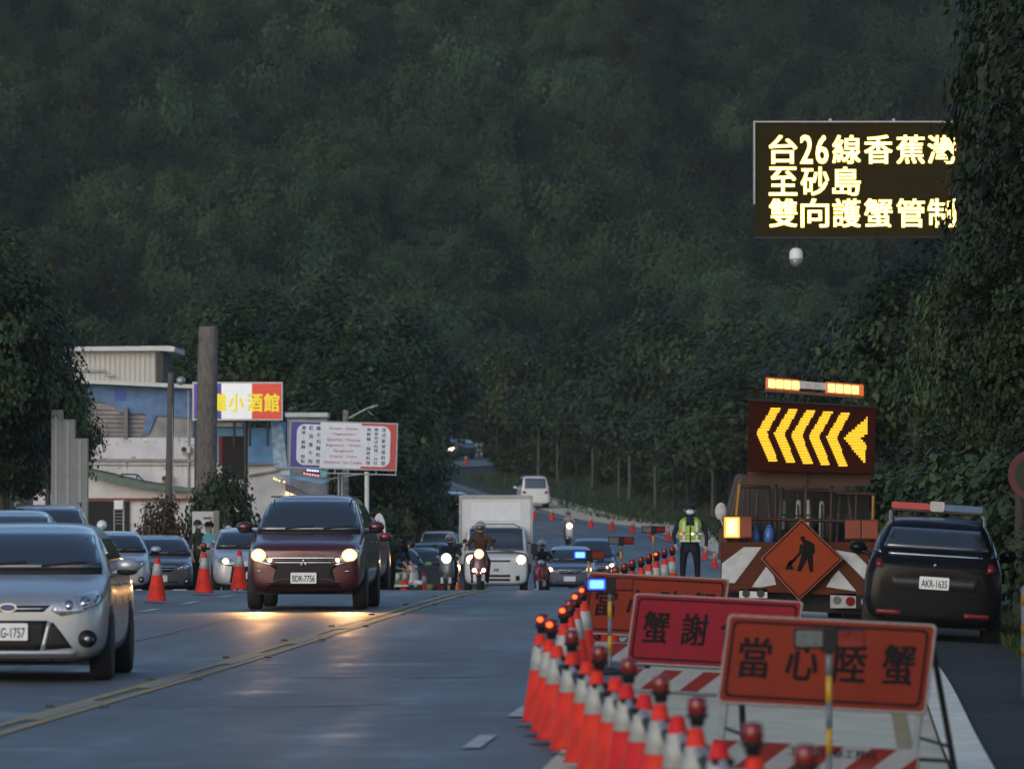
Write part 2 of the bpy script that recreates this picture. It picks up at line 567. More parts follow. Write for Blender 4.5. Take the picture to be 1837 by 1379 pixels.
# flush kerb stones
mb = MB(); strip(mb, 7.05, 7.35, 0.05, -60, 112)
tag(mb.build('kerb', M['kerb']), kind='structure')
mb = MB()
strip(mb, -0.16, -0.06, 0.008)
strip(mb, 0.06, 0.16, 0.008)
tag(mb.build('double_yellow_line_road_marking', M['yellow_paint']), kind='structure')
mb = MB(); strip(mb, 6.72, 6.84, 0.008, -60, 112)
tag(mb.build('yellow_edge_line_road_marking', M['yellow_paint']), kind='structure')
mb = MB()
for k in range(-4, 12):
    d = 48.6 + 6.6 * k
    dash(mb, d, d + 2.5, 3.72, 0.13, 0.008)
for k in range(-4, 14):
    d = 62.0 + 6.5 * k
    dash(mb, d, d + 2.5, -3.70, 0.13, 0.008)
strip(mb, 3.7, 3.82, 0.010, 170)
strip(mb, -3.8, -3.68, 0.010, 200)
tag(mb.build('white_lane_line_road_marking', M['white_paint']), kind='structure')
mb = MB()
for d in (53.5, 62, 70.5, 79.5, 88):
    dash(mb, d + 0.8, d + 5.6, 0.0, 0.10, 0.0095)
tag(mb.build('worn_white_road_marking', M['worn_paint']), kind='structure')

# tar-sealed cracks
mb = MB()
crk = random.Random(5)
def crack(pts, w):
    for (o0, d0), (o1, d1) in zip(pts, pts[1:]):
        vs = []
        for o, d in ((o0, d0), (o1, d1)):
            for s_ in (-w, w):
                x = float(Xc(d)) + o + (s_ if abs(o1 - o0) < abs(d1 - d0) else 0)
                y = d + (0 if abs(o1 - o0) < abs(d1 - d0) else s_ * 5)
                vs.append((x, y, g(x, y) + .007))
        mb.add(vs, [(0, 1, 3, 2)])
o_ = 1.95
pts = []
for k in range(40):
    o_ += crk.uniform(-.05, .05)
    pts.append((o_, 40 + 1.7 * k))
pts = [(-1.95 + crk.uniform(-.08, .08), 56 + 1.9 * k) for k in range(30)]
crack(pts, .014)
for d in (47.5, 58, 66.5, 83):
    a_, n_ = crk.choice([(-3.6, -.3), (.3, 3.6), (.4, 2.4)]), 9
    crack([(a_[0] + (a_[1] - a_[0]) * k / n_, d + crk.uniform(-.5, .5)) for k in range(n_ + 1)], .014)
tag(mb.build('crack_seal_road_marking', mat('tar', (.020, .020, .022), .5, var=.3)), kind='structure')

# raised reflectors in pairs along the centre line
stud = None
for k in range(-2, 8):
    for o in (-0.22, 0.22):
        d = 57.5 + 8.2 * k
        x = float(Xc(d)) + o
        if stud is None:
            b = MB()
            b.prism([(-0.05, 0), (0.05, 0), (0.03, 0.020), (-0.03, 0.020)], -0.05, 0.05)
            stud = b.build('road_stud', M['dark_metal'], bevel=0.004)
            s = stud
        else:
            s = stud.copy(); COL.objects.link(s)
        s.location = (x, d, g(x, d) + 0.008)
        tag(s, 'small dark raised reflector beside the double yellow centre line', 'road stud', 'raised reflectors along the double yellow line')
# ------------------------------------------------------------------ dusk haze
def haze_box():
    m = bpy.data.materials.new('dusk_air')
    m.use_nodes = True
    n, l = m.node_tree.nodes, m.node_tree.links
    n.remove(n['Principled BSDF'])
    v = n.new('ShaderNodeVolumePrincipled')
    v.inputs['Color'].default_value = (0.97, 0.94, 0.87, 1)
    v.inputs['Density'].default_value = HAZE
    v.inputs['Anisotropy'].default_value = 0.3
    l.new(v.outputs['Volume'], n['Material Output'].inputs['Volume'])
    b = MB()
    b.box(-420, 420, -130, 1420, -8, 260)
    tag(b.build('haze', m), 'thin dusk haze between the camera and the hill', 'haze', kind='stuff')
HAZE = 0.000095
haze_box()
# ------------------------------------------------------------------ trees and the wooded hill
def leaves(rng, C, N, S, tint, wr=0.34):
    """one diamond leaf per row: centre C, normal N, length S"""
    n = len(C)
    N = N / np.linalg.norm(N, axis=1)[:, None]
    t = np.cross(N, rng.normal(size=(n, 3)))
    t /= np.linalg.norm(t, axis=1)[:, None]
    b = np.cross(N, t)
    S = S[:, None]
    V = np.stack([C - t * S * .5, C + b * S * wr - N * S * .06, C + t * S * .5 - N * S * .12, C - b * S * wr - N * S * .06], 1).reshape(-1, 3)
    return V, np.arange(4 * n).reshape(n, 4), np.repeat(tint, 4, 0)

def crown(rng, rad, nclump, nleaf, leaf, clump=0.22, lobes=7, shell=0.45, bottom=-1.0, droop=0.0, nr=.45, lump=.30, tv=1.0, up=.5):
    """clumps of leaves spread through a lumpy ellipsoid"""
    rad = np.array(rad, float)
    D = rng.normal(size=(nclump, 3))
    D /= np.linalg.norm(D, axis=1)[:, None]
    D[:, 2] = np.where(D[:, 2] < bottom, -D[:, 2] * rng.random(nclump), D[:, 2])
    L = rng.normal(size=(lobes, 3)); L[:, 2] = np.abs(L[:, 2]) * .8 - .2
    L /= np.linalg.norm(L, axis=1)[:, None]
    f = 1 - lump + (lump + .12) * np.clip((D @ L.T).max(1), 0, 1) ** 5
    r = (shell + (1 - shell) * rng.random(nclump) ** 0.6) * f
    CC = D * r[:, None] * rad
    ct = 1 + tv * (-.5 + 1.0 * rng.random(nclump) ** 1.4)
    hue = rng.normal(size=nclump) * 0.12 * tv
    mean = rad.mean()
    i = np.repeat(np.arange(nclump), nleaf)
    off = rng.normal(size=(len(i), 3)) * np.array([1, 1, .6]) * clump * mean * .55
    off[:, 2] -= droop * np.abs(rng.normal(size=len(i))) * clump * mean
    C = CC[i] + off
    N = D[i] * .7 + np.array([0, 0, up]) + rng.normal(size=(len(i), 3)) * nr
    S = leaf * (0.5 + 1.1 * rng.random(len(i)) ** 1.6)
    lt = ct[i] * (1 + .4 * tv * (rng.random(len(i)) - .5))
    tint = np.stack([lt * (1 + hue[i]), lt, lt * (1 - hue[i] * .5)], 1)
    V, Q, t = leaves(rng, C, N, S, tint)
    return V, Q, t, CC

def trunk_mesh(rng, name, h, r, CC, base_of_crown, material, nlimb=6, lean=(0, 0)):
    b = MB()
    pts = [(lean[0] * t ** 1.5 + rng.normal() * .04 * h * .1, lean[1] * t, h * t) for t in np.linspace(0, 1, 6)]
    b.tube(pts, [r * (1.25 if k == 0 else 1 - .12 * k) for k in range(6)], 9)
    top = Vector(pts[-1])
    sel = rng.choice(len(CC), min(nlimb, len(CC)), replace=False)
    for j in sel:
        e = Vector(CC[j]) + Vector((0, 0, base_of_crown))
        s0 = Vector(pts[3]).lerp(top, rng.random())
        mid = s0.lerp(e, .5) + Vector((0, 0, .12 * h * rng.random()))
        b.tube([s0, mid, e], [r * .45, r * .28, r * .08], 6)
    return b

class TreeKind:
    def __init__(s, seed, rad, cz, nclump, nleaf, leaf, tr=0.2, material='leaf', bark='bark', tone=(1, 1, 1), **kw):
        rng = np.random.default_rng(seed)
        V, Q, t, CC = crown(rng, rad, nclump, nleaf, leaf, **kw)
        V = V + np.array([0, 0, cz])
        t = t * np.array(tone)
        s.crown = quad_mesh('crown', V, Q, M[material], tint=t)
        tb = trunk_mesh(rng, 'trunk', cz, tr, CC, cz, M[bark])
        o = tb.build('trunk', M[bark])
        s.trunk = o.data
        bpy.data.objects.remove(o)
        s.h = cz + rad[2]
    def place(s, name, label, cat, loc, rz, scale, group=None):
        t = thing(name, label, cat, loc, rz, group)
        t.scale = scale if hasattr(scale, '__len__') else (scale,) * 3
        obj('crown', s.crown, t)
        obj('trunk', s.trunk, t)
        return t

ORD = ['first', 'second', 'third', 'fourth', 'fifth', 'sixth', 'seventh', 'eighth', 'ninth', 'tenth', 'eleventh', 'twelfth', 'thirteenth', 'fourteenth', 'fifteenth', 'sixteenth', 'seventeenth', 'eighteenth', 'nineteenth', 'twentieth',
       'twenty-first', 'twenty-second', 'twenty-third', 'twenty-fourth', 'twenty-fifth', 'twenty-sixth', 'twenty-seventh', 'twenty-eighth']

# the hill: a far wood that reads as one mass
def hill_forest():
    rng = np.random.default_rng(3)
    pc = bpy.data.collections.new('crown_shapes')          # only scattered, never linked to the scene itself
    for k in range(8):
        V, Q, t, _ = crown(np.random.default_rng(50 + k), (1, 1, .85), 44, 200, 0.062, clump=.27, lobes=9, shell=.72, bottom=-.1, nr=.22, tv=.40, up=.25, lump=.36)
        pc.objects.link(bpy.data.objects.new('crown_%s' % 'abcdefgh'[k], quad_mesh('crown', V, Q, M['leaf_far'], tint=t)))
    P, S, RO, TI, IX = [], [], [], [], []
    y = 566.0
    while y < 1230:
        st = 4.4 + (y - 566) * 0.0036
        xm = 0.078 * y + 16
        x = -xm
        while x < xm:
            px, py = x + rng.normal() * st * .38, y + rng.normal() * st * .38
            nz = noise.fractal(Vector((px * .020 + py * .008, py * .011, 1.7)), 1.0, 2.0, 4)
            n2 = noise.noise(Vector((px * .045, py * .03, 9.1)))
            s = st * (0.46 + 0.60 * rng.random() ** 1.8 + .26 * n2)
            h = s * (0.75 + 1.5 * rng.random() ** 1.5)
            k = min(max(0.70 + 0.60 * nz + .27 * rng.normal(), .20), 2.1)
            hue = .12 * noise.noise(Vector((px * .03, py * .02, 4.0))) + .05 * rng.normal()
            P.append((px, py, g(px, py) + h * .45 + 2.2 * max(-.4, n2) + 1.6 * nz))
            S.append((s, s, h)); RO.append((0, 0, rng.random() * 6.283))
            TI.append((k * (1 + hue), k, k * (1 - .7 * hue), 1)); IX.append(int(rng.integers(8)))
            x += st
        y += st * 0.92
    me = bpy.data.meshes.new('hillside_forest')
    me.from_pydata(P, [], [])
    for nm, ty, key, dat in (('scl', 'FLOAT_VECTOR', 'vector', S), ('rot', 'FLOAT_VECTOR', 'vector', RO), ('itint', 'FLOAT_COLOR', 'color', TI), ('idx', 'INT', 'value', IX)):
        me.attributes.new(nm, ty, 'POINT').data.foreach_set(key, np.array(dat, np.int32 if ty == 'INT' else np.float32).ravel())
    o = obj('hillside_forest', me)
    ng = bpy.data.node_groups.new('scatter_crowns', 'GeometryNodeTree')
    ng.interface.new_socket('Geometry', in_out='INPUT', socket_type='NodeSocketGeometry')
    ng.interface.new_socket('Geometry', in_out='OUTPUT', socket_type='NodeSocketGeometry')
    n, l = ng.nodes, ng.links
    gi, go = n.new('NodeGroupInput'), n.new('NodeGroupOutput')
    ip, ci = n.new('GeometryNodeInstanceOnPoints'), n.new('GeometryNodeCollectionInfo')
    ci.inputs['Collection'].default_value = pc
    ci.inputs['Separate Children'].default_value = True
    ci.inputs['Reset Children'].default_value = True
    ip.inputs['Pick Instance'].default_value = True
    l.new(gi.outputs[0], ip.inputs['Points'])
    l.new(ci.outputs[0], ip.inputs['Instance'])
    for nm, ty, sock in (('idx', 'INT', 'Instance Index'), ('rot', 'FLOAT_VECTOR', 'Rotation'), ('scl', 'FLOAT_VECTOR', 'Scale')):
        a = n.new('GeometryNodeInputNamedAttribute')
        a.data_type = ty
        a.inputs['Name'].default_value = nm
        l.new(a.outputs[0], ip.inputs[sock])
    l.new(ip.outputs[0], go.inputs[0])
    md = o.modifiers.new('scatter', 'NODES')
    md.node_group = ng
    # the crown's own tone comes with each scattered crown
    nt_ = M['leaf_far'].node_tree
    b = nt_.nodes['Principled BSDF']
    src = b.inputs['Base Color'].links[0].from_socket
    at = nt_.nodes.new('ShaderNodeAttribute')
    at.attribute_type = 'INSTANCER'
    at.attribute_name = 'itint'
    mu = nt_.nodes.new('ShaderNodeVectorMath')
    mu.operation = 'MULTIPLY'
    nt_.links.new(src, mu.inputs[0])
    nt_.links.new(at.outputs['Color'], mu.inputs[1])
    nt_.links.new(mu.outputs['Vector'], b.inputs['Base Color'])
    tag(o, 'dense dark green wood covering the whole hillside behind the road', 'forest', kind='stuff')
hill_forest()

# kinds of trees
K_far = [TreeKind(100 + k, (2.7, 2.7, 3.7), 5.0, 190, 40, 0.27, tr=.10, bark='darkbark' if k % 4 else 'palebark', clump=.26, lobes=8, shell=.35, bottom=-.7, nr=.36, tone=[(.8, .85, .9), (1.1, 1.05, .9), (.65, .7, .75), (.95, .95, .95)][k]) for k in range(4)]
K_mid = [TreeKind(120 + k, (3.2, 3.0, 3.0), 5.0, 300, 66, 0.19, tr=.25, clump=.18, lobes=12, lump=.38, nr=.36, tone=[(1.0, 1.0, .9), (.66, .70, .72), (1.15, 1.12, .85), (.85, .9, .92)][k], shell=.4, bottom=-.8) for k in range(4)]
K_near = [TreeKind(140 + k, (2.2, 2.2, 2.4), 4.2, 420, 72, 0.13, tr=.2, clump=.14, lobes=13, shell=.30, lump=.46, tone=[(.62, .64, .6), (.42, .46, .44), (.55, .56, .48), (.48, .52, .5)][k], bottom=-.85) for k in range(4)]
K_bush = [TreeKind(160 + k, (1.0, 1.0, 0.9), 0.85, 130, 70, 0.10, tr=.05, clump=.26, lobes=7, shell=.4) for k in range(2)]
K_red = TreeKind(170, (1.1, .9, .75), 0.75, 140, 60, 0.09, tr=.05, material='leaf_red', clump=.26, lobes=7, shell=.4)

# row of slim trees along the far bend, trunks showing above the verge
trng = random.Random(11)
i = 0
for row, (n, p0, d0, p1, d1) in enumerate([(14, 893, 478, 1345, 352), (13, 905, 505, 1420, 372), (9, 1180, 395, 1560, 330)]):
    for k in range(n):
        t = (k + trng.uniform(-.25, .25)) / (n - 1)
        px, d = p0 + (p1 - p0) * t, d0 + (d1 - d0) * t
        p = at(px, d, -.1)
        K_far[trng.randrange(4)].place('roadside_tree', '%s slim dark tree counted from the far bend, in the %s row beyond the verge' % (ORD[k], ['front', 'middle', 'back'][row]), 'tree',
                                       p, trng.uniform(0, 6.28), (trng.uniform(.8, 1.2), trng.uniform(.8, 1.15), trng.uniform(.82, 1.2) * (1.0 + .1 * row)), 'slim trees along the far bend')
        i += 1
# big dark trees behind the restaurant, down to the road's edge
for k, (px, d, top, sx) in enumerate([(420, 262, 560, 1.0), (505, 270, 545, 1.05), (590, 262, 560, 1.0), (640, 255, 570, .95), (675, 292, 620, .95), (705, 305, 690, .75), (722, 318, 720, .70),
                                      (560, 236, 690, .8), (640, 238, 680, .78), (690, 300, 760, .75), (470, 300, 520, 1.2), (600, 320, 500, 1.3), (720, 330, 560, 1.1),
                                      (715, 420, 640, 1.0), (800, 575, 640, 1.2), (675, 480, 600, 1.3), (880, 585, 610, 1.3), (940, 600, 600, 1.3)]):
    p = at(px, d, -.1)
    q = K_mid[k % 4]
    sz = (PZ(top, d) - p.z) / q.h
    q.place('broadleaf_tree', '%s broad dark tree in the grove rising behind the restaurant and its signs' % ORD[k], 'tree', p, trng.uniform(0, 6.28), (sx * trng.uniform(.95, 1.1), sx * 1.05, sz), 'grove behind the restaurant')
# shrubs that fill the foot of the grove
for k, (px, d, s) in enumerate([(600, 222, 1.5), (655, 236, 1.5), (690, 300, 2.0), (715, 312, 1.9), (735, 322, 1.7), (752, 332, 1.6), (560, 226, 1.6)]):
    K_bush[k % 2].place('shrub', '%s dense green shrub at the foot of the grove beside the road' % ORD[k], 'shrub', at(px, d, -.1), k * 1.3, (s * 1.2, s, s * 1.4), 'shrubs at the foot of the grove')
# the dark tree by the grey columns
for k, (px, d, top, sx) in enumerate([(8, 156, 430, .66), (-50, 150, 420, .8), (86, 166, 610, .5), (5, 153, 640, .5)]):
    p = at(px, d, -.1)
    q = K_mid[(0, 3, 2, 1)[k]]
    q.place('dark_tree', ['tall dark tree with drooping leaves rising above the parked cars', 'outermost dark tree cut by the edge of the photo beside the parked cars', 'small tree whose crown hangs over the grey steel columns', 'low dark tree in front of the tall one beside the parked cars'][k], 'tree', p, k * 1.7,
            (sx * .82, sx * .82, (PZ(top, d) - p.z) / q.h), 'dark trees by the parking area')
# overgrown trees on the verge beyond the police car, in front of the message sign
for k, (px, d, top, sx, sz0) in enumerate([(1858, 122, 40, .74, None), (1960, 108, -60, .95, None), (1745, 134, 415, .55, None), (1640, 156, 440, 1.0, None), (1830, 104, 400, .60, None), (1560, 176, 590, .8, None), (1985, 90, 540, .6, None), (1750, 142, 500, .75, None)]):
    p = at(px, d, -.2)
    q = K_near[k % 4] if k in (0, 1, 4, 6) else K_mid[k % 4]
    if q in K_mid:
        sx *= .72
    q.place('verge_tree', ['tall tree reaching across the edge of the lit message sign', 'tallest leaning tree beyond the message sign post', 'bushy tree growing up in front of the lower edge of the message sign', 'rounded tree behind the arrow board lorry under the message sign', 'dark tree standing over the police car', 'low tree just beyond the arrow board lorry', 'dark low tree beside the path close to the police car', 'dark tree filling the gap behind the police car roof'][k], 'tree', p, k * 2.1 + .4,
            (sx, sx, (PZ(top, d) - p.z) / q.h), 'overgrown trees on the verge')
for k, (px, d, s) in enumerate([(1600, 132, 1.2), (1690, 126, 1.4), (1770, 118, 1.4), (1905, 108, 1.4), (2010, 84, 1.1), (1960, 96, 1.0), (1530, 160, 1.6), (1450, 190, 1.6), (1390, 230, 1.5)]):
    K_bush[k % 2].place('bush', '%s dark bush along the verge from the lorry to the path' % ORD[k], 'bush', at(px, d, -.1), k * 2.0, (s * 1.1, s * 1.1, s * 1.3), 'bushes along the verge')
p = at(1866, 121, -.2)
K_near[0].place('verge_tree', 'leafy tree overhanging the top corner of the photo above the message sign', 'tree', p, 2.9, (.78, .78, (PZ(-260, 121) - p.z) / K_near[0].h), 'overgrown trees on the verge')
for k in range(20):
    u_ = k / 19
    px, d = 925 + (1470 - 925) * u_, 474 + (346 - 474) * u_ + 4 * (k % 3)
    K_bush[k % 2].place('thicket_bush', '%s dark thicket bush on the bank before the slim trees, counted from the far bend' % ORD[k], 'bush', at(px, d, -.25), k * 1.7, (1.5 + .4 * (k % 3), 1.4, 1.3 + .6 * ((k * 5) % 3)), 'thicket before the slim trees')
for k in range(16):
    u_ = k / 15
    px, d = 912 + (1500 - 912) * u_, 500 + (366 - 500) * u_ + 6 * (k % 2)
    K_bush[k % 2].place('undergrowth_bush', '%s dark bush of the undergrowth behind the slim trees, counted from the far bend' % ORD[k], 'bush', at(px, d, -.2), k * 1.1, (1.8 + .5 * (k % 3), 1.6, 1.7 + .5 * ((k * 7) % 3)), 'undergrowth behind the slim trees')
for k, (X, d, s) in enumerate([(12.0, 78, 2.1), (12.8, 93, 2.2), (13.6, 106, 2.2)]):  # out of view, added to shade the verge from above
    K_mid[k % 4].place('unseen_canopy_tree', '%s of the tall unseen trees added to shade the path beyond the photo edge' % ORD[k], 'tree', (X, d, g(X, d) - .2), k * 1.4, (1.42, 1.5, s), 'tallest trees over the path')
for k, (X, d, s) in enumerate([(10.5, 40, 1.25), (11.5, 54, 1.35), (11.8, 68, 1.3), (13.2, 82, 1.4), (8.6, 30, 1.2)]):  # trees added out of view to block sky light over the shoulder
    K_near[k % 4].place('unseen_shade_tree', '%s unseen tree added to shade the path, just outside the edge of the photo' % ORD[k], 'tree', (X, d, g(X, d) - .2), k * 1.4, (s * 1.25, s * 1.25, s * 1.35), 'tall trees over the path')
# by the restaurant
K_bush[0].place('ivy_bush', 'tall ivy bush wrapped round the foot of the thick bare trunk', 'bush', at(402, 182, -.1), .5, (.90, .8, 2.15))
K_red.place('reddish_shrub', 'reddish brown shrub between the grey pole and the white box sign', 'shrub', at(288, 182, -.1), 1.0, (.85, .8, 1.75))
# grass blades on the verge beyond the path and the far bend
def grass_patch(name, label, seed, n, px0, px1, d0, d1, h):
    rng = np.random.default_rng(seed)
    d = rng.uniform(d0, d1, n)
    px = rng.uniform(px0, px1, n)
    X = (px - CX) * d / F
    keep = X > Xc(d) + 8.45 if d1 < 200 else X > Xc(d) + 5.9
    X, d = X[keep], d[keep]
    Z = ground(X, d)
    n = len(X)
    a = rng.uniform(0, 6.283, n)
    hh = h * rng.uniform(.5, 1.3, n)
    w = .02 + .05 * h
    dx, dy = np.cos(a) * w, np.sin(a) * w
    lx, ly = rng.normal(size=n) * hh * .4, rng.normal(size=n) * hh * .4
    V = np.stack([np.stack([X - dx, d - dy, Z - .02], 1), np.stack([X + dx, d + dy, Z - .02], 1), np.stack([X + lx + dx * .2, d + ly, Z + hh], 1), np.stack([X + lx - dx * .2, d + ly, Z + hh], 1)], 1).reshape(-1, 3)
    k = .7 + .7 * rng.random(n)
    tn = np.repeat(np.stack([k, k, k * .9], 1), 4, 0)
    tag(obj(name, quad_mesh(name, V, np.arange(4 * n).reshape(-1, 4), M['leaf'], tint=tn)), label, 'grass', kind='stuff')
grass_patch('verge_grass', 'rough dark grass on the verge beyond the path', 5, 34000, 1600, 1960, 40, 112, .15)
grass_patch('bend_grass', 'rough grass on the bank inside the far bend', 6, 24000, 830, 1500, 300, 470, .3)
# ------------------------------------------------------------------ cars
def paint(name, col, metal=0.35, rough=0.32, coat=0.6):
    return mat(name, col, rough, metal, var=0.05, scale=2.0, coat=coat, spec=0.5)
M['silver_paint'] = paint('silver_paint', (0.36, 0.38, 0.41), .45)
M['pale_silver_paint'] = paint('pale_silver_paint', (0.56, 0.56, 0.58), .25)
M['maroon_paint'] = paint('maroon_paint', (0.080, 0.016, 0.022), .3)
M['dark_grey_paint'] = paint('dark_grey_paint', (0.085, 0.088, 0.095), .4)
M['white_paint_car'] = paint('white_car_paint', (0.62, 0.62, 0.61), 0.0, .35)
M['red_paint'] = paint('red_paint', (0.22, 0.010, 0.014), .2)
M['blue_grey_paint'] = paint('blue_grey_paint', (0.075, 0.085, 0.13), .35)
M['navy_paint'] = paint('navy_paint', (0.04, 0.05, 0.10), .35)
M['black_paint'] = mat('black_paint', (0.006, 0.006, 0.008), .22, 0, var=.05, spec=.10, coat=.10)
M['lime_paint'] = paint('lime_paint', (0.28, 0.42, 0.10), .1)
M['silver_rim'] = mat('rim_metal', (0.35, 0.36, 0.37), 0.35, 0.8, var=.1)
M['plate'] = mat('number_plate', (0.72, 0.72, 0.72), 0.5, var=0.04)
M['ink'] = mat('black_ink', (0.012, 0.011, 0.012), 0.85, var=0, spec=.08)
M['head_off'] = mat('headlamp_glass', (0.42, 0.43, 0.45), 0.10, 0.55, var=0.35, scale=26, coat=1.0)
M['amber_dot'] = mat('amber_reflector', (0.5, 0.16, 0.03), 0.2, var=0)

def car_stations(p):
    L, hw, H = p['L'], p['W'] / 2, p['H']
    zb, zhf, zc = p['zb'], p['zhf'], p['zc']
    yc, yr, yre, yt, zd, zbelt, wr = p['yc'], p['yr'], p['yre'], p['yt'], p['zd'], p['zbelt'], p['wr']
    bf = p.get('blunt', .5)
    def S(y, zb_, wb, zs, ws, zl, wl, zr, wR, zt, k=0):
        # k: how square the shoulder of the section is (1 over the cabin, 0 over the bonnet)
        mid = (zs + zl) / 2 + .03
        e = (zt - zr)
        a = (wR * hw + (.020 if k else 0), zr - .045 * k)
        b = ((wR - .09) * hw, zr + e * (.62 if k else .4))
        c = ((wR - .30) * hw, zr + e * (.92 if k else .75))
        return (y, [(0, zb_), (wb * hw, zb_), (ws * hw, zs), (ws * hw * 1.0, mid), (wl * hw, zl), a, b, c, (0, zt)])
    zs = zb + .14
    st = [S(0.0, zb + .10, .45 + .2 * bf, zs + .06, .60 + .25 * bf, zhf - .16, .58 + .25 * bf, zhf - .11, .52 + .2 * bf, zhf - .08),
          S(.08, zb + .02, .70 + .15 * bf, zs, .84 + .08 * bf, zhf - .07, .82 + .09 * bf, zhf - .015, .74, zhf + .005),
          S(.26, zb, .82, zs, .965, zhf - .02, .95, zhf + .04, .80, zhf + .06),
          S(.62, zb, .84, zs, 1.0, zhf + (zbelt - zhf) * .45, .97, zhf + (zc - zhf) * .55, .84, zhf + (zc - zhf) * .55 + .035),
          S(yc - .10, zb, .84, zs, 1.0, zbelt - .02, .97, zc - .02, .86, zc + .015),
          S(yc + .01, zb, .84, zs, 1.0, zbelt - .01, .965, zc + .01, .875, zc + .045, .3),
          S(yc + .16, zb, .84, zs, 1.0, zbelt, .96, zc + .11, .885, zc + .155, 1),
          S(yc + (yr - yc) * .55, zb, .84, zs, 1.0, zbelt + .01, .955, zc + (H - zc) * .56 + .02, .875 + (wr - .875) * .55, zc + (H - zc) * .56 + .065, 1),
          S(yr - .10, zb, .84, zs, 1.0, zbelt + .02, .95, H - .115, wr + .015, H - .06, 1),
          S(yr + .10, zb, .84, zs, 1.0, zbelt + .02, .95, H - .085, wr + .01, H - .022, 1),
          S((yr + yre) / 2, zb, .84, zs, 1.0, zbelt + .03, .95, H - .065, wr, H + .004, 1),
          S(yre - .12, zb, .84, zs, 1.0, zbelt + .04, .95, H - .085, wr - .005, H - .022, 1),
          S(yre + .06, zb, .84, zs, 1.0, zbelt + .04, .95, H - .14, wr, H - .085, 1),
          S(yt - .04, zb, .84, zs, .99, min(zbelt + .04, zd - .02), .95, zd + .05, .84, zd + .10, 1),
          S(yt + (L - yt) * .35, zb, .83, zs, .985, zd - .06, .945, zd - .005, .80, zd + .025),
          S(L - .10, zb, .82, zs, .965, zd - .10, .93, zd - .04, .78, zd - .01),
          S(L - .03, zb + .03, .80, zs, .93, zd - .16, .90, zd - .10, .74, zd - .07),
          S(L, zb + .10, .70, zs + .06, .84, zd - .24, .82, zd - .18, .66, zd - .16)]
    return st

def car_body_mesh(p):
    st = car_stations(p)
    y0 = -p['L'] / 2
    vs, fs = [], []
    n = 16
    for y, pr in st:
        ring = [(x, z) for x, z in pr] + [(-x, z) for x, z in pr[-2:0:-1]]
        vs += [(x, y + y0, z) for x, z in ring]
    for i in range(len(st) - 1):
        for k in range(n):
            a, b = i * n + k, i * n + (k + 1) % n
            fs.append((a, b, b + n, a + n))
    def cap(o, flip):
        for a, b, c, d in ((0, 1, 15, 15), (1, 2, 14, 15), (2, 3, 13, 14), (3, 4, 12, 13), (4, 5, 11, 12), (5, 6, 10, 11), (6, 7, 9, 10), (7, 8, 9, 9)):
            q = [o + a, o + b, o + c] + ([o + d] if d != c else [])
            fs.append(tuple(q if flip else q[::-1]))
    cap(0, True)
    cap((len(st) - 1) * n, False)
    me = bpy.data.meshes.new('body')
    me.from_pydata(vs, [], fs)
    bm = bmesh.new(); bm.from_mesh(me)
    bmesh.ops.recalc_face_normals(bm, faces=bm.faces)
    bm.to_mesh(me); bm.free()
    o = obj('body_tmp', me)
    s = o.modifiers.new('s', 'SUBSURF')
    s.levels = s.render_levels = 2
    dg = bpy.context.evaluated_depsgraph_get()
    out = bpy.data.meshes.new_from_object(o.evaluated_get(dg))
    bpy.data.objects.remove(o)
    out.name = 'body'
    out.polygons.foreach_set('use_smooth', [True] * len(out.polygons))
    return out

def shell(bvh, poly, axis, off=0.006, step=0.05, deep=0.02):
    """a patch cut to outline poly that follows the body, seen along axis: 'f' front (x,z), 'b' back (x,z), 'l'/'r' sides (y,z)"""
    bm = bmesh.new()
    f = bm.faces.new([bm.verts.new((a, b, 0)) for a, b in poly])
    lo = [min(q[k] for q in poly) for k in (0, 1)]
    hi = [max(q[k] for q in poly) for k in (0, 1)]
    for k in (0, 1):
        n = max(1, int((hi[k] - lo[k]) / step))
        for j in range(1, n):
            c = [0, 0, 0]; c[k] = lo[k] + (hi[k] - lo[k]) * j / n
            nn = [0, 0, 0]; nn[k] = 1
            bmesh.ops.bisect_plane(bm, geom=bm.verts[:] + bm.edges[:] + bm.faces[:], plane_co=c, plane_no=nn)
    dirs = {'f': Vector((0, 1, 0)), 'b': Vector((0, -1, 0)), 'r': Vector((-1, 0, 0)), 'l': Vector((1, 0, 0))}
    d = dirs[axis]
    vs, inner = [], []
    for v in bm.verts:
        a, b = v.co.x, v.co.y
        p = Vector((a, 0, b)) if axis in 'fb' else Vector((0, a, b))
        hit = bvh.ray_cast(p - d * 8, d)
        if hit[0] is None:
            hit = bvh.find_nearest(p - d * 1.2)
            nn = -d
        else:
            nn = hit[1] if hit[1].dot(d) < 0 else -hit[1]
        vs.append(hit[0] + nn * off - d * off * .4)
        inner.append(hit[0] + d * deep)
    bm.verts.index_update()
    fs = [tuple(v.index for v in q.verts) for q in bm.faces]
    n = len(vs)
    for e in bm.edges:
        if e.is_boundary:
            a, b = e.verts[0].index, e.verts[1].index
            fs.append((a, b, b + n, a + n))
    bm.free()
    return vs + inner, fs

def sym(poly):
    return [(-a, b) for a, b in poly][::-1]

def lathe_x(b, prof, n, mx, m=0):
    return b.lathe(prof, n, mx @ RY(R(90)), m)

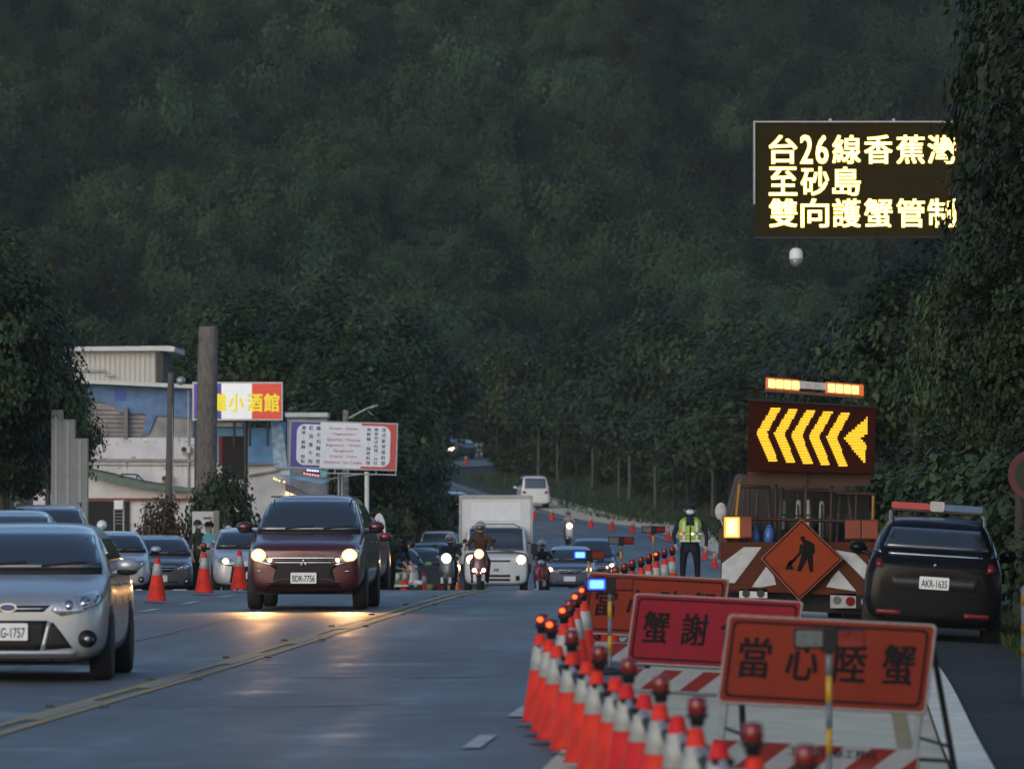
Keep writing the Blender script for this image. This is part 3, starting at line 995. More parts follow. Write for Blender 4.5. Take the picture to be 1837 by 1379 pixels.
def car_wheel(root, x, y, r, w, name='wheel'):
    b = MB()
    lathe_x(b, [(r * .66, -w / 2), (r * .93, -w / 2), (r, -w / 2 + .025), (r, w / 2 - .025), (r * .93, w / 2), (r * .66, w / 2)], 28, T(x, y, r))
    wh = b.build(name, M['rubber'], root)
    s = 1 if x > 0 else -1
    b = MB()
    lathe_x(b, [(r * .67, -w * .40), (r * .67, w * .40 ), (.60 * r, w * .42), (.58 * r, w * .2), (0.02, w * .2)] if s > 0 else [(0.02, -w * .2), (.58 * r, -w * .2), (.60 * r, -w * .42), (r * .67, -w * .40), (r * .67, w * .4)], 24, T(x, y, r))
    for k in range(5):
        b.box(.02, r * .62, -.035, .035, 0, .02, T(x + s * w * .34, y, r) @ RX(R(72 * k)) @ RY(R(-90)) if s > 0 else T(x + s * w * .34, y, r) @ RX(R(72 * k)) @ RY(R(-90)))
    b.build('rim', M['silver_rim'], wh)
    return wh

def plate(root, y, z, txt=None, w=.38, h=.16, back=False, name='number_plate', roll=0):
    b = MB()
    b.prism(rrect(w, h, .015, 3, 0, z), y - .012 if not back else y, y if not back else y + .012)
    o = b.build(name, M['plate'], root)
    if txt:
        t = MB()
        mx = I4 if not back else Matrix.Diagonal((-1, 1, 1, 1))
        put_text(t, txt, 0, z - .008, w * .88, h * .58, (y - .0135) if not back else y + .0135, bold=.012, mx=mx)
        t.build('plate_lettering', M['ink'], o)
    return o

def make_car(name, label, p, col, loc=(0, 0, 0), rz=0.0, group=None, lit=None, text=None, roll=0.0, tail=True, cat='car'):
    """front towards -y"""
    root = thing(name, label, cat, loc, rz, group, roll)
    me = car_body_mesh(p)
    me.materials.append(M[col])
    body = obj('body', me, root)
    bvh = BVHTree.FromPolygons([v.co[:] for v in me.vertices], [tuple(q.vertices) for q in me.polygons])
    L, hw, H = p['L'], p['W'] / 2, p['H']
    zb, zhf, zc = p['zb'], p['zhf'], p['zc']
    yc, yr, yre, yt, zd, zbelt, wr = p['yc'], p['yr'], p['yre'], p['yt'], p['zd'], p['zbelt'], p['wr']
    y0 = -L / 2
    def sh(nm, polys, ax, m, off=.006, step=.06, parent=None, deep=.02):
        b = MB()
        for q in polys:
            b.add(*shell(bvh, q, ax, off, step, deep), smooth=True)
        return b.build(nm, M[m], parent or root)
    # windscreen with black edge
    zt_, zb_ = H - .105, zc + .06
    wt, wb_ = (wr - .035) * hw, .845 * hw
    ws = [(-wb_, zb_), (wb_, zb_), (wb_ * .99, zb_ + .06), (wt, zt_), (wt * .93, zt_ + .022), (0, zt_ + .03), (-wt * .93, zt_ + .022), (-wt, zt_), (-wb_ * .99, zb_ + .06)]
    sh('windscreen_frame', [[(a * 1.035, zb_ - .055 + (b - zb_) * 1.09) for a, b in ws]], 'f', 'black', .004)
    sh('windscreen', [ws], 'f', 'glass', .010)
    # side glass
    ya, yb = y0 + yc + .30, y0 + yt - (.05 if zd > zbelt + .1 else -.02)
    sw = [(ya, zbelt + .055), (yb, zbelt + .075), (y0 + yre - .10, H - .17), (y0 + yr + .05, H - .16)]
    for ax in 'rl':
        sh('side_window', [sw], ax, 'glass', .006, .12)
    # rear window
    zt2, zb2 = H - .16, zd + .08
    sh('rear_window', [[(-.76 * hw, zb2), (.76 * hw, zb2), ((wr - .1) * hw, zt2), (-(wr - .1) * hw, zt2)]], 'b', 'glass', .008)
    # lower skirt
    zk = p.get('skirt', zb + .10)
    sh('lower_bumper', [[(-.86 * hw, zb + .015), (.86 * hw, zb + .015), (.90 * hw, zk), (-.90 * hw, zk)]], 'f', 'black', .006, .09)
    for nm, polys, m, off in p.get('front', []):
        for q_ in polys:
            sh(nm, [q_], 'f', m, off)
    hl = p['lamp']
    m_ = {None: 'head_off', 'on': 'head_off', 'dim': 'head_off'}[lit]
    for s in (1, -1):
        q = hl if s > 0 else sym(hl)
        lamp = sh('headlight', [q], 'f', m_, .010, .05)
        cx = sum(a for a, b in q) / len(q) + s * p.get('bulb_dx', 0); cz = sum(b for a, b in q) / len(q) + p.get('bulb_dz', 0)
        if lit:
            r = p.get('bulb_r', .075)
            if lit == 'on':
                r *= 1.25
                sh('lit_reflector', [[(cx + r * math.cos(t), cz + r * .85 * math.sin(t)) for t in np.linspace(0, 6.28, 15)[:-1]]], 'f', 'head_glow', .013, .04, lamp)
                r *= .66
            sh('bulb', [[(cx + r * math.cos(t), cz + r * .85 * math.sin(t)) for t in np.linspace(0, 6.28, 15)[:-1]]], 'f', 'head_on' if lit == 'on' else 'head_dim', .016, .04, lamp)
        else:
            for dx in (-.07, .07):
                r = .042
                sh('reflector', [[(cx + dx + r * math.cos(t), cz + dx * .25 * s + r * math.sin(t)) for t in np.linspace(0, 6.28, 13)[:-1]]], 'f', 'chrome', .014, .05, lamp)
    zp = p['plate_z']
    hit = bvh.ray_cast(Vector((0, -9, zp)), Vector((0, 1, 0)))
    plate(root, hit[0].y - .012 + p.get('plate_dy', 0), zp, text)
    # mirrors
    zm = zbelt + .10 + p.get('mir_dz', 0)
    for s in (1, -1):
        b = MB()
        b.ell((s * (hw + .11), y0 + yc + .38, zm), (.125, .075, .078), 12)
        b.tube([(s * (hw * .94), y0 + yc + .42, zm - .08), (s * (hw + .06), y0 + yc + .40, zm - .05)], .028, 8)
        b.build('mirror', M[p.get('mirror_mat', col)], root)
        b = MB()
        b.ell((s * (hw + .10), y0 + yc + .36, zm - .06), (.105, .06, .035), 10)
        b.build('mirror_base', M['black'], root)
    # wheels, arches
    rr = p.get('wheel_r', .32)
    for yy, nm in ((y0 + p['fo'], 'f'), (y0 + p['fo'] + p['wb'], 'r')):
        for s, ax in ((1, 'r'), (-1, 'l')):
            ar = [(yy + (rr + .055) * math.cos(t), rr + (rr + .055) * math.sin(t)) for t in np.linspace(-.35, math.pi + .35, 18)]
            sh('wheel_arch', [ar], ax, 'black', .005, .09)
            car_wheel(root, s * (hw - .095), yy, rr, .205)
    # underside
    b = MB()
    b.box(-hw * .80, hw * .80, y0 + .35, -y0 - .3, zb - .02, zb + .06)
    b.build('underbody', M['black'], root)
    # wipers
    b = MB()
    for x in (-.35, .22):
        h0 = bvh.ray_cast(Vector((x, -9, zb_ + .015)), Vector((0, 1, 0)))[0]
        h1 = bvh.ray_cast(Vector((x + .42, -9, zb_ + .05)), Vector((0, 1, 0)))[0]
        if h0 and h1:
            b.tube([h0 + Vector((0, -.03, .01)), h1 + Vector((0, -.03, .01))], .012, 5)
    b.build('wiper', M['black'], root)
    # door seams and handles
    for s, ax in ((1, 'r'), (-1, 'l')):
        ys = y0 + (yc + yre) / 2
        sh('door_seam', [[(ys + dx, zb + .1), (ys + dx + .012, zb + .1), (ys + dx + .012, zbelt), (ys + dx, zbelt)] for dx in (-.95, .05, .9)], ax, 'black', .002, .2)
        for dx in (-.12, .82):
            hx = bvh.ray_cast(Vector((s * 3, ys + dx, zbelt - .09)), Vector((-s, 0, 0)))[0]
            if hx:
                b = MB(); b.ell((hx.x + s * .015, ys + dx, zbelt - .09), (.018, .09, .016), 8)
                b.build('door_handle', M[col], root)
    # tail lamps
    if tail:
        for s in (1, -1):
            q = [(s * hw * .62, zd - .22), (s * hw * .84, zd - .24), (s * hw * .88, zd - .06), (s * hw * .64, zd - .10)]
            sh('tail_light', [q], 'b', 'red_lens', .008)
    root['_bvh'] = 0
    del root['_bvh']
    return root, bvh

def circ(cx, cz, r, n=16, ry=None):
    return [(cx + r * math.cos(t), cz + (ry or r) * math.sin(t)) for t in np.linspace(0, 2 * math.pi, n + 1)[:-1]]
def both(q):
    return [q, sym(q)]

HATCH = dict(L=4.36, W=1.82, H=1.48, zb=.17, zhf=.80, zc=.985, yc=1.12, yr=2.0, yre=3.75, yt=4.18, zd=1.02, zbelt=.97, wr=.74, fo=.90, wb=2.65, wheel_r=.325, plate_z=.47, plate_dy=-.025, skirt=.225, blunt=.6, bulb_r=.07,
             lamp=[(.40, .665), (.455, .755), (.62, .80), (.80, .845), (.845, .79), (.82, .725), (.66, .645), (.50, .615)],
             front=[('upper_grille', [[(-.40, .715), (-.33, .655), (.33, .655), (.40, .715)]], 'black', .005),
                    ('grille_bar', [[(-.36, .692), (-.33, .675), (.33, .675), (.36, .692)]], 'chrome', .012),
                    ('lower_grille', [[(-.30, .29), (.30, .29), (.37, .575), (-.37, .575)]], 'black', .006),
                    ('bumper_intake', both([(.345, .30), (.60, .32), (.50, .46), (.425, .555), (.385, .545)]), 'black', .006),
                    ('intake_trim', both([(.30, .29), (.345, .29), (.405, .56), (.37, .57)]), 'silver_paint', .014),
                    ('bumper_lip', [[(-.62, .255), (.62, .255), (.64, .295), (-.64, .295)]], 'silver_paint', .016),
                    ('fog_lamp_ring', both(circ(.735, .405, .083)), 'black', .008),
                    ('fog_lamp', both(circ(.735, .405, .042)), 'dark_metal', .012), ('fog_lamp_lens', both(circ(.735, .405, .026)), 'head_off', .015)])
SEDAN = dict(L=4.6, W=1.77, H=1.46, zb=.17, zhf=.78, zc=.95, yc=1.18, yr=2.05, yre=3.2, yt=3.95, zd=1.04, zbelt=.93, wr=.72, fo=.95, wb=2.7, wheel_r=.315, plate_z=.42, skirt=.22, blunt=.5,
             lamp=[(.42, .66), (.52, .71), (.70, .80), (.80, .82), (.80, .74), (.66, .64), (.46, .615)],
             front=[('grille', [[(-.36, .70), (-.30, .58), (.30, .58), (.36, .70)]], 'black', .005),
                    ('grille_bar', [[(-.40, .715), (-.36, .69), (.36, .69), (.40, .715)]], 'chrome', .010),
                    ('grille_bar', [[(-.34, .650), (-.33, .632), (.33, .632), (.34, .650)]], 'chrome', .010),
                    ('badge', [circ(0, .665, .05, 14, .035)], 'chrome', .016),
                    ('lower_grille', [[(-.50, .24), (.50, .24), (.42, .35), (-.42, .35)]], 'black', .006),
                    ('fog_lamp_ring', both(circ(.66, .35, .07)), 'black', .006),
                    ('fog_lamp', both(circ(.66, .35, .035)), 'head_off', .012)])
MPV = dict(L=4.47, W=1.75, H=1.70, zb=.25, zhf=.955, zc=1.11, yc=.98, yr=1.85, yre=3.85, yt=4.3, zd=1.12, zbelt=1.06, wr=.735, fo=.87, wb=2.775, wheel_r=.325, plate_z=.475, plate_dy=-.035, skirt=.40, blunt=.9, mir_dz=.06, bulb_r=.088, bulb_dz=.0, bulb_dx=.0,
           lamp=[(.53, .80), (.60, .845), (.76, .905), (.80, .875), (.76, .78), (.66, .71), (.55, .725)],
           front=[('grille', [[(-.47, .73), (-.53, .68), (-.42, .60), (-.46, .42), (-.56, .34), (.56, .34), (.46, .42), (.42, .60), (.53, .68), (.47, .73)]], 'black', .006),
                  ('grille_bar', [[(-.50, .775), (-.47, .75), (.47, .75), (.50, .775), (.48, .785), (-.48, .785)]], 'chrome', .016),
                  ('grille_bar', [[(-.46, .712), (-.42, .69), (.42, .69), (.46, .712)]], 'chrome', .016),
                  ('badge', [[(0, .765), (.028, .728), (0, .694), (-.028, .728)], [(.004, .690), (.032, .690), (.062, .655), (.03, .655)], [(-.004, .690), (-.032, .690), (-.062, .655), (-.03, .655)]], 'chrome', .024),
                  ('headlamp_trim', both([(.42, .665), (.52, .66), (.74, .735), (.50, .69)]), 'chrome', .014),
                  ('sidelamp', both(circ(.50, .735, .032)), 'head_dim', .018),
                  ('bumper_trim', both([(.585, .565), (.735, .58), (.735, .592), (.585, .578)]), 'chrome', .010),
                  ('bumper_trim', [[(-.60, .40), (-.46, .40), (-.36, .45), (.36, .45), (.46, .40), (.60, .40), (.46, .425), (.34, .465), (-.34, .465), (-.46, .425)]], 'maroon_paint', .018)])
SUV = dict(L=4.6, W=1.84, H=1.72, zb=.24, zhf=.98, zc=1.12, yc=1.15, yr=2.0, yre=4.0, yt=4.45, zd=1.10, zbelt=1.06, wr=.74, fo=.92, wb=2.67, wheel_r=.35, plate_z=.55, skirt=.40, blunt=.7,
           lamp=[(.45, .80), (.60, .86), (.78, .90), (.80, .80), (.62, .74), (.47, .74)],
           front=[('grille', [[(-.42, .84), (-.36, .70), (.36, .70), (.42, .84)]], 'black', .005),
                  ('grille_bar', [[(-.40, .79), (-.39, .76), (.39, .76), (.40, .79)]], 'chrome', .010),
                  ('lower_grille', [[(-.5, .33), (.5, .33), (.44, .45), (-.44, .45)]], 'black', .006)])
VAN = dict(L=4.5, W=1.72, H=1.88, zb=.22, zhf=1.0, zc=1.12, yc=.55, yr=1.25, yre=4.2, yt=4.4, zd=1.10, zbelt=1.10, wr=.80, fo=.80, wb=2.7, wheel_r=.31, plate_z=.5, skirt=.3, blunt=.9,
           lamp=[(.48, .80), (.62, .86), (.78, .88), (.78, .74), (.5, .72)],
           front=[('grille', [[(-.42, .82), (-.40, .74), (.40, .74), (.42, .82)]], 'black', .005),
                  ('lower_grille', [[(-.5, .3), (.5, .3), (.46, .44), (-.46, .44)]], 'black', .006)])

def lamp_spot(root, x, y, z, energy, col, aim=-6.0, size=R(46), blend=.6):
    l = bpy.data.lights.new('headlamp_beam', 'SPOT')
    l.energy = energy
    l.color = col
    l.spot_size = size
    l.spot_blend = blend
    l.shadow_soft_size = .06
    l.specular_factor = .35
    o = bpy.data.objects.new('headlamp_beam', l)
    COL.objects.link(o)
    o.parent = root
    o.location = (x, y, z)
    o.rotation_euler = (R(90 + aim) , 0, R(180))
    return o

# yaw that turns a car's nose down the road towards the camera
def road_yaw(d):
    e = 3.0
    return math.atan2(-(float(Xc(d + e)) - float(Xc(d - e))), 2 * e)

def put_on(px, d, L):
    """ground point for a car whose front bumper shows at column px and distance d"""
    yaw = road_yaw(d)
    p = at(px, d)
    c = Vector((p.x - math.sin(yaw) * L / 2, p.y + math.cos(yaw) * L / 2, 0))
    c.z = g(c.x, c.y)
    return c, yaw

# silver hatchback, nearest on the road
c, yw = put_on(0, 65.0, 4.36)
yw += .034
car, bvh = make_car('silver_hatchback', 'silver hatchback with trapezoid black grille driving nearest the camera, cut by the photo edge', HATCH, 'silver_paint', c, yw, text='AKG-1757')
b = MB(); h = bvh.ray_cast(Vector((0, -9, .70)), Vector((0, 1, 0)))[0]
b.prism(circ(0, .695, .085, 20, .042), h.y - .016, h.y + .02); b.build('badge', M['chrome'], car)
b = MB(); b.prism(circ(0, .695, .072, 20, .032), h.y - .020, h.y); b.build('badge_face', mat('blue_enamel', (.02, .05, .22), .3, var=0), car)
# maroon people carrier
c, yw = put_on(545, 102.5, 4.47)
car, bvh = make_car('maroon_people_carrier', 'maroon people carrier with lit headlights driving towards the camera past the cones', MPV, 'maroon_paint', c, yw, lit='on', text='BDR-7756')
for s in (-1, 1):
    b = MB(); b.box(s * .60 - .012, s * .60 + .012, -.55, 1.6, 1.655, 1.675); b.build('roof_rail', M['black'], car)
for s in (-1, 1):
    lamp_spot(car, s * .66, -2.30, .78, 300, (1.0, .50, .17), -4.5, R(62), 1.0)
# red hatch half hidden behind it
make_car('red_hatchback', 'red hatchback parked half hidden behind the maroon people carrier', dict(HATCH, H=1.5), 'red_paint', at(604, 137), road_yaw(137) - .02)
# parked and queued cars on the other side
make_car('silver_sedan', 'silver sedan parked beyond the lamp of the silver hatchback, beside a dark grey sedan', SEDAN, 'pale_silver_paint', at(203, 163), road_yaw(163) + .10)
make_car('dark_grey_sedan', 'dark grey sedan parked between two orange cones, chrome grille bars', dict(SEDAN, W=1.76), 'dark_grey_paint', at(286, 171), road_yaw(171) + .10)
make_car('pale_hatchback', 'pale hatchback with a large black grille and lit lamps behind the third orange cone', dict(HATCH, front=[('grille', [[(-.55, .26), (.55, .26), (.50, .62), (-.50, .62)]], 'black', .006)], plate_z=.42), 'pale_silver_paint', at(447, 158), road_yaw(158) + .14, lit='dim')
make_car('silver_suv', 'pale silver SUV with roof rails parked behind the silver hatchback', SUV, 'pale_silver_paint', at(84, 139), road_yaw(139) + .08)
b = MB()
for s in (-1, 1):
    b.tube([(s * .62, -.2, 1.70), (s * .62, 0, 1.76), (s * .62, 1.6, 1.75), (s * .62, 1.8, 1.68)], .02, 6)
b.build('roof_rail', M['steel'], bpy.data.objects['silver_suv'])
make_car('silver_saloon', 'silver saloon whose roof shows over the silver hatchback roof', dict(SEDAN, H=1.44), 'silver_paint', at(22, 118), road_yaw(118) + .06)
make_car('beige_saloon', 'parked saloon at the very edge of the photo, only its front pillar showing', dict(SEDAN, H=1.55), 'offwhite', at(-78, 124), road_yaw(124) + .05)
make_car('black_saloon', 'black saloon whose roof shows above the silver sedan by the reddish shrub', dict(SEDAN, H=1.68), 'black_paint', at(183, 186), road_yaw(186) + .1)
make_car('grey_estate_car', 'grey estate car with bluish windscreen standing behind the dark board', SUV, 'dark_grey_paint', at(752, 243), road_yaw(243))
make_car('black_wagon', 'black car with dark roof rack queued behind the grey estate car', dict(SUV, H=1.78), 'black_paint', at(772, 268), road_yaw(268))
make_car('white_minivan', 'white minivan queued last behind the black car, beside the box truck', VAN, 'white_paint_car', at(788, 292), road_yaw(292), cat='van')
make_car('lime_car', 'lime green car showing behind the surfboard sign', SUV, 'lime_paint', at(702, 225), road_yaw(225) + .3)
make_car('blue_sedan', 'blue grey sedan with lit side lamp nearest behind the blue flashing lights', SEDAN, 'blue_grey_paint', at(1023, 227), road_yaw(227) + .02, lit='dim')
make_car('navy_people_carrier', 'dark blue people carrier with one bright lamp following the blue grey sedan', dict(MPV, H=1.76, bulb_r=.06), 'navy_paint', at(1062, 250), road_yaw(250) + .02, lit='on')
make_car('white_car', 'white car with bright headlight far off between the grove and the box truck', dict(SEDAN, bulb_r=.19), 'white_paint_car', on(812, 928, 370, 420), -.22, lit='on')
make_car('dark_hatchback', 'dark hatchback with lit lamp coming down the far bend', dict(HATCH, bulb_r=.17), 'dark_grey_paint', at(816, 528), -.42, lit='on')
# parked van seen from behind
p_ = at(956, 413)
v, bvh = make_car('pale_van', 'pale van parked on the grass bank under the trees, seen from behind', dict(VAN, zd=1.05), 'white_paint_car', p_, math.pi + .06, cat='van')
# ------------------------------------------------------------------ police car, seen from behind
p_ = at(1685, 89.0)
P4 = dict(SUV, L=4.66, W=1.77, H=1.63, zd=1.13, yre=4.05, yt=4.5)
car, bvh = make_car('police_car', 'black police SUV with red and blue roof light bar parked on the path edge', P4, 'black_paint', (p_.x, p_.y + 2.33, p_.z - .02), math.pi - .05, roll=-R(3.6), tail=False)
def shp(nm, polys, ax, m, off=.008, step=.06, parent=None):
    b = MB()
    for q in polys:
        b.add(*shell(bvh, q, ax, off, step), smooth=True)
    return b.build(nm, M[m], parent or car)
shp('tailgate_panel', [[(-.52, .70), (.50, .70), (.56, .80), (.56, .86), (-.56, .86), (-.56, .80)]], 'b', 'dark_metal', .012)
shp('chrome_strip', [[(-.60, 1.12), (.60, 1.12), (.60, 1.145), (-.60, 1.145)]], 'b', 'chrome', .016)
shp('tail_light', [[(.66, .95), (.83, .95), (.84, 1.04), (.68, 1.06)]], 'b', 'red_lens', .012)
shp('tail_light', [[(-.66, .95), (-.83, .95), (-.84, 1.04), (-.68, 1.06)]], 'b', 'red_lens', .012)
shp('bumper_reflector', [[(.40, .36), (.72, .36), (.72, .42), (.40, .42)]], 'b', 'red_lens', .012)
shp('bumper_reflector', [[(-.40, .36), (-.72, .36), (-.72, .42), (-.40, .42)]], 'b', 'red_lens', .012)
shp('badge', [[(0, 1.04), (.022, 1.01), (0, .985), (-.022, 1.01)]], 'b', 'chrome', .02)
h = bvh.ray_cast(Vector((0, 9, .80)), Vector((0, -1, 0)))[0]
plate(car, h.y + .016, .785, 'AKR-1635', back=True, name='rear_number_plate')
b = MB()
for s in (-1, 1):
    b.tube([(s * .60, -.35, 1.57), (s * .60, 0, 1.66), (s * .60, 1.75, 1.64), (s * .60, 2.0, 1.55)], .02, 6)
b.build('roof_rail', M['steel'], car)
lb = MB(); lb.box(-.60, .60, .25, .50, 1.675, 1.705)
for s in (-.4, .4):
    lb.box(s - .04, s + .04, .3, .45, 1.60, 1.68)
lb = lb.build('light_bar', M['dark_metal'], car, bevel=.008)
# the car is turned round: its +x side shows on the left
b = MB(); b.prism(rrect(.50, .085, .03, 4, .345, 1.75), .25, .50); b.build('red_lens', mat('police_red', (.42, .03, .05), .15, var=.15, scale=40), lb)
b = MB(); b.prism(rrect(.50, .085, .03, 4, -.345, 1.75), .25, .50); b.build('blue_lens', mat('police_blue', (.035, .12, .26), .15, var=.15, scale=40), lb)
b = MB(); b.prism(rrect(.19, .13, .03, 4, 0, 1.76), .24, .51); b.build('speaker', M['steel'], lb)

# ------------------------------------------------------------------ white box truck
c = at(890, 178)
yw = .005
tr = thing('white_box_truck', 'white box truck with both headlights lit coming over the dip', 'truck', (c.x, c.y, c.z), yw)
CAB = dict(L=2.3, W=1.69, H=1.80, zb=.24, zhf=1.02, zc=1.10, yc=.28, yr=.78, yre=2.0, yt=2.2, zd=1.2, zbelt=1.06, wr=.87, blunt=1.15)
me = car_body_mesh(CAB)
me.materials.append(M['white_paint_car'])
cab = obj('cab', me, tr, (0, 1.15, 0))
bv = BVHTree.FromPolygons([v.co[:] for v in me.vertices], [tuple(q.vertices) for q in me.polygons])
def sht(nm, polys, ax, m, off=.008, step=.06, parent=None):
    b = MB()
    for q in polys:
        b.add(*shell(bv, q, ax, off, step), smooth=True)
    return b.build(nm, M[m], parent or tr, (0, 0, 0) if parent else (0, 1.15, 0))
sht('windscreen', [[(-.70, 1.14), (.70, 1.14), (.665, 1.69), (.58, 1.72), (-.58, 1.72), (-.665, 1.69)]], 'f', 'glass', .010)
sht('grille', [[(-.36, .86), (.36, .86), (.36, .90), (-.36, .90)]], 'f', 'dark_metal', .008)
sht('lower_grille', [[(-.36, .47), (.36, .47), (.36, .53), (-.36, .53)], [(-.36, .37), (.36, .37), (.36, .43), (-.36, .43)]], 'f', 'dark_metal', .008)
for q_ in both([(.50, .38), (.60, .38), (.60, .50), (.50, .50)]):
    sht('bumper_slot', [q_], 'f', 'black', .008)
sht('emblem', [circ(-.0, .66, .07, 16, .045)], 'f', 'steel', .012)
for s in (1, -1):
    q = [(s * .50, .82), (s * .70, .80), (s * .76, .90), (s * .74, 1.0), (s * .54, .98)]
    l_ = sht('headlight', [q], 'f', 'head_off', .010)
    sht('lit_reflector', [circ(s * .635, .905, .125, 16, .115)], 'f', 'head_glow', .013, parent=l_); sht('bulb', [circ(s * .635, .905, .10, 16, .095)], 'f', 'head_on', .018, parent=l_)
    lamp_spot(tr, s * .63, -.06, .90, 900, (1.0, .52, .2), -1.2)
for s, ax in ((1, 'r'), (-1, 'l')):
    sht('side_window', [[(-.72, 1.12), (.55, 1.12), (.55, 1.62), (-.32, 1.62)]], ax, 'glass', .008)
    sht('wheel_arch', [[(-.45 + .37 * math.cos(t), .3 + .37 * math.sin(t)) for t in np.linspace(-.3, math.pi + .3, 16)]], ax, 'black', .006)
    b = MB()
    b.prism(rrect(.17, .27, .05, 4, s * .98, 1.18), .30, .40)
    b.tube([(s * .80, .55, 1.35), (s * .95, .36, 1.30)], .015, 6)
    b.build('mirror', M['black'], tr)
for y_ in (.70, 3.6):
    for s in (1, -1):
        car_wheel(tr, s * .72, y_, .30, .19)
b = MB()
b.box(-.945, .945, 1.35, 4.6, .78, 2.55)
box_ = b.build('cargo_box', M['white_paint_car'], tr, bevel=.03)
b = MB()
for x0, x1, z0, z1 in ((-.95, -.88, .78, 2.55), (.88, .95, .78, 2.55), (-.88, .88, 2.47, 2.56)):
    b.box(x0, x1, 1.325, 1.36, z0, z1)
b.build('corner_trim', M['steel'], box_)
b = MB(); b.prism(rrect(1.28, .46, .02, 2, 0, 2.14), 1.335, 1.36); b.build('front_panel', M['white'], box_)
b = MB(); b.box(-.9, .9, 1.4, 4.5, .55, .77); b.build('chassis', M['black'], tr)
b = MB(); b.tube([(-.62, .40, 1.735), (-.45, .52, 1.82), (.45, .52, 1.82), (.62, .40, 1.735)], .014, 6); b.build('roof_gutter', M['black'], tr)
b = MB(); b.tube([(.05, -.01, 1.15), (.48, .0, 1.12)], .012, 5); b.build('wiper', M['black'], tr)
# ------------------------------------------------------------------ people and scooters
def cloth(name, col, rough=.85):
    return mat(name, col, rough, var=.18, scale=14, spec=.2)
M['navy_cloth'] = cloth('navy_cloth', (.018, .022, .035))
M['black_cloth'] = cloth('black_cloth', (.012, .012, .014))
M['olive_cloth'] = cloth('olive_cloth', (.055, .06, .04))
M['blue_cloth'] = cloth('blue_cloth', (.03, .06, .13))
M['teal_cloth'] = cloth('teal_cloth', (.16, .42, .45))
M['brown_cloth'] = cloth('brown_cloth', (.075, .036, .020))
M['red_cloth'] = cloth('red_cloth', (.20, .03, .03))
M['pale_cloth'] = cloth('pale_cloth', (.45, .43, .42))
M['vest'] = cloth('hi_vis_vest', (.32, .47, .05), .6)
M['reflex'] = mat('reflective_tape', (.55, .56, .55), .35, .2, var=.1)
M['mask'] = cloth('face_mask', (.55, .62, .70))
M['helmet_white'] = mat('white_helmet', (.70, .72, .74), .25, var=.05, coat=.5)
M['helmet_grey'] = mat('grey_helmet', (.30, .28, .26), .3, var=.2, coat=.5)

STAND = dict(pelvis=(0, 0, .93), waist=(0, 0, 1.08), chest=(0, -.01, 1.30), neck=(0, 0, 1.47), jaw=(0, -.02, 1.56), head=(0, -.01, 1.65), crown=(0, 0, 1.73),
             shL=(.18, 0, 1.42), elL=(.25, .02, 1.13), wrL=(.26, -.06, .88), haL=(.26, -.08, .82), shR=(-.18, 0, 1.42), elR=(-.25, .02, 1.13), wrR=(-.26, -.06, .88), haR=(-.26, -.08, .82),
             hipL=(.10, 0, .88), knL=(.11, -.02, .48), anL=(.11, .02, .09), toL=(.12, -.13, .04), hipR=(-.10, 0, .88), knR=(-.11, -.02, .48), anR=(-.11, .02, .09), toR=(-.12, -.13, .04))
SIT = dict(STAND, pelvis=(0, .18, .80), waist=(0, .16, .95), chest=(0, .08, 1.16), neck=(0, .04, 1.32), jaw=(0, .0, 1.41), head=(0, 0, 1.50), crown=(0, .01, 1.58),
           shL=(.19, .05, 1.27), elL=(.30, -.12, 1.05), wrL=(.30, -.36, 1.02), haL=(.29, -.43, 1.03), shR=(-.19, .05, 1.27), elR=(-.30, -.12, 1.05), wrR=(-.30, -.36, 1.02), haR=(-.29, -.43, 1.03),
           hipL=(.11, .14, .78), knL=(.20, -.22, .72), anL=(.17, -.14, .30), toL=(.18, -.30, .26), hipR=(-.11, .14, .78), knR=(-.20, -.22, .72), anR=(-.17, -.14, .30), toR=(-.18, -.30, .26))
BEND = dict(STAND, pelvis=(0, .10, .90), waist=(0, .0, 1.02), chest=(0, -.22, 1.12), neck=(0, -.38, 1.16), jaw=(0, -.46, 1.16), head=(0, -.52, 1.20), crown=(0, -.57, 1.26),
            shL=(.18, -.30, 1.14), elL=(.22, -.36, .86), wrL=(.18, -.50, .66), haL=(.17, -.53, .60), shR=(-.18, -.30, 1.14), elR=(-.22, -.36, .86), wrR=(-.18, -.50, .66), haR=(-.17, -.53, .60))
RADII = dict(pelvis=.135, waist=.125, chest=.145, neck=.055, jaw=.075, head=.098, crown=.06, sh=.068, el=.045, wr=.030, ha=.038, hip=.09, kn=.06, an=.042, to=.038)
EDGES = [('pelvis', 'waist', 'top'), ('waist', 'chest', 'top'), ('chest', 'neck', 'top'), ('neck', 'jaw', 'skin'), ('jaw', 'head', 'skin'), ('head', 'crown', 'skin')]
for s_ in 'LR':
    EDGES += [('chest', 'sh' + s_, 'top'), ('sh' + s_, 'el' + s_, 'top'), ('el' + s_, 'wr' + s_, 'arm'), ('wr' + s_, 'ha' + s_, 'skin'), ('pelvis', 'hip' + s_, 'legs'), ('hip' + s_, 'kn' + s_, 'legs'), ('kn' + s_, 'an' + s_, 'legs'), ('an' + s_, 'to' + s_, 'shoe')]

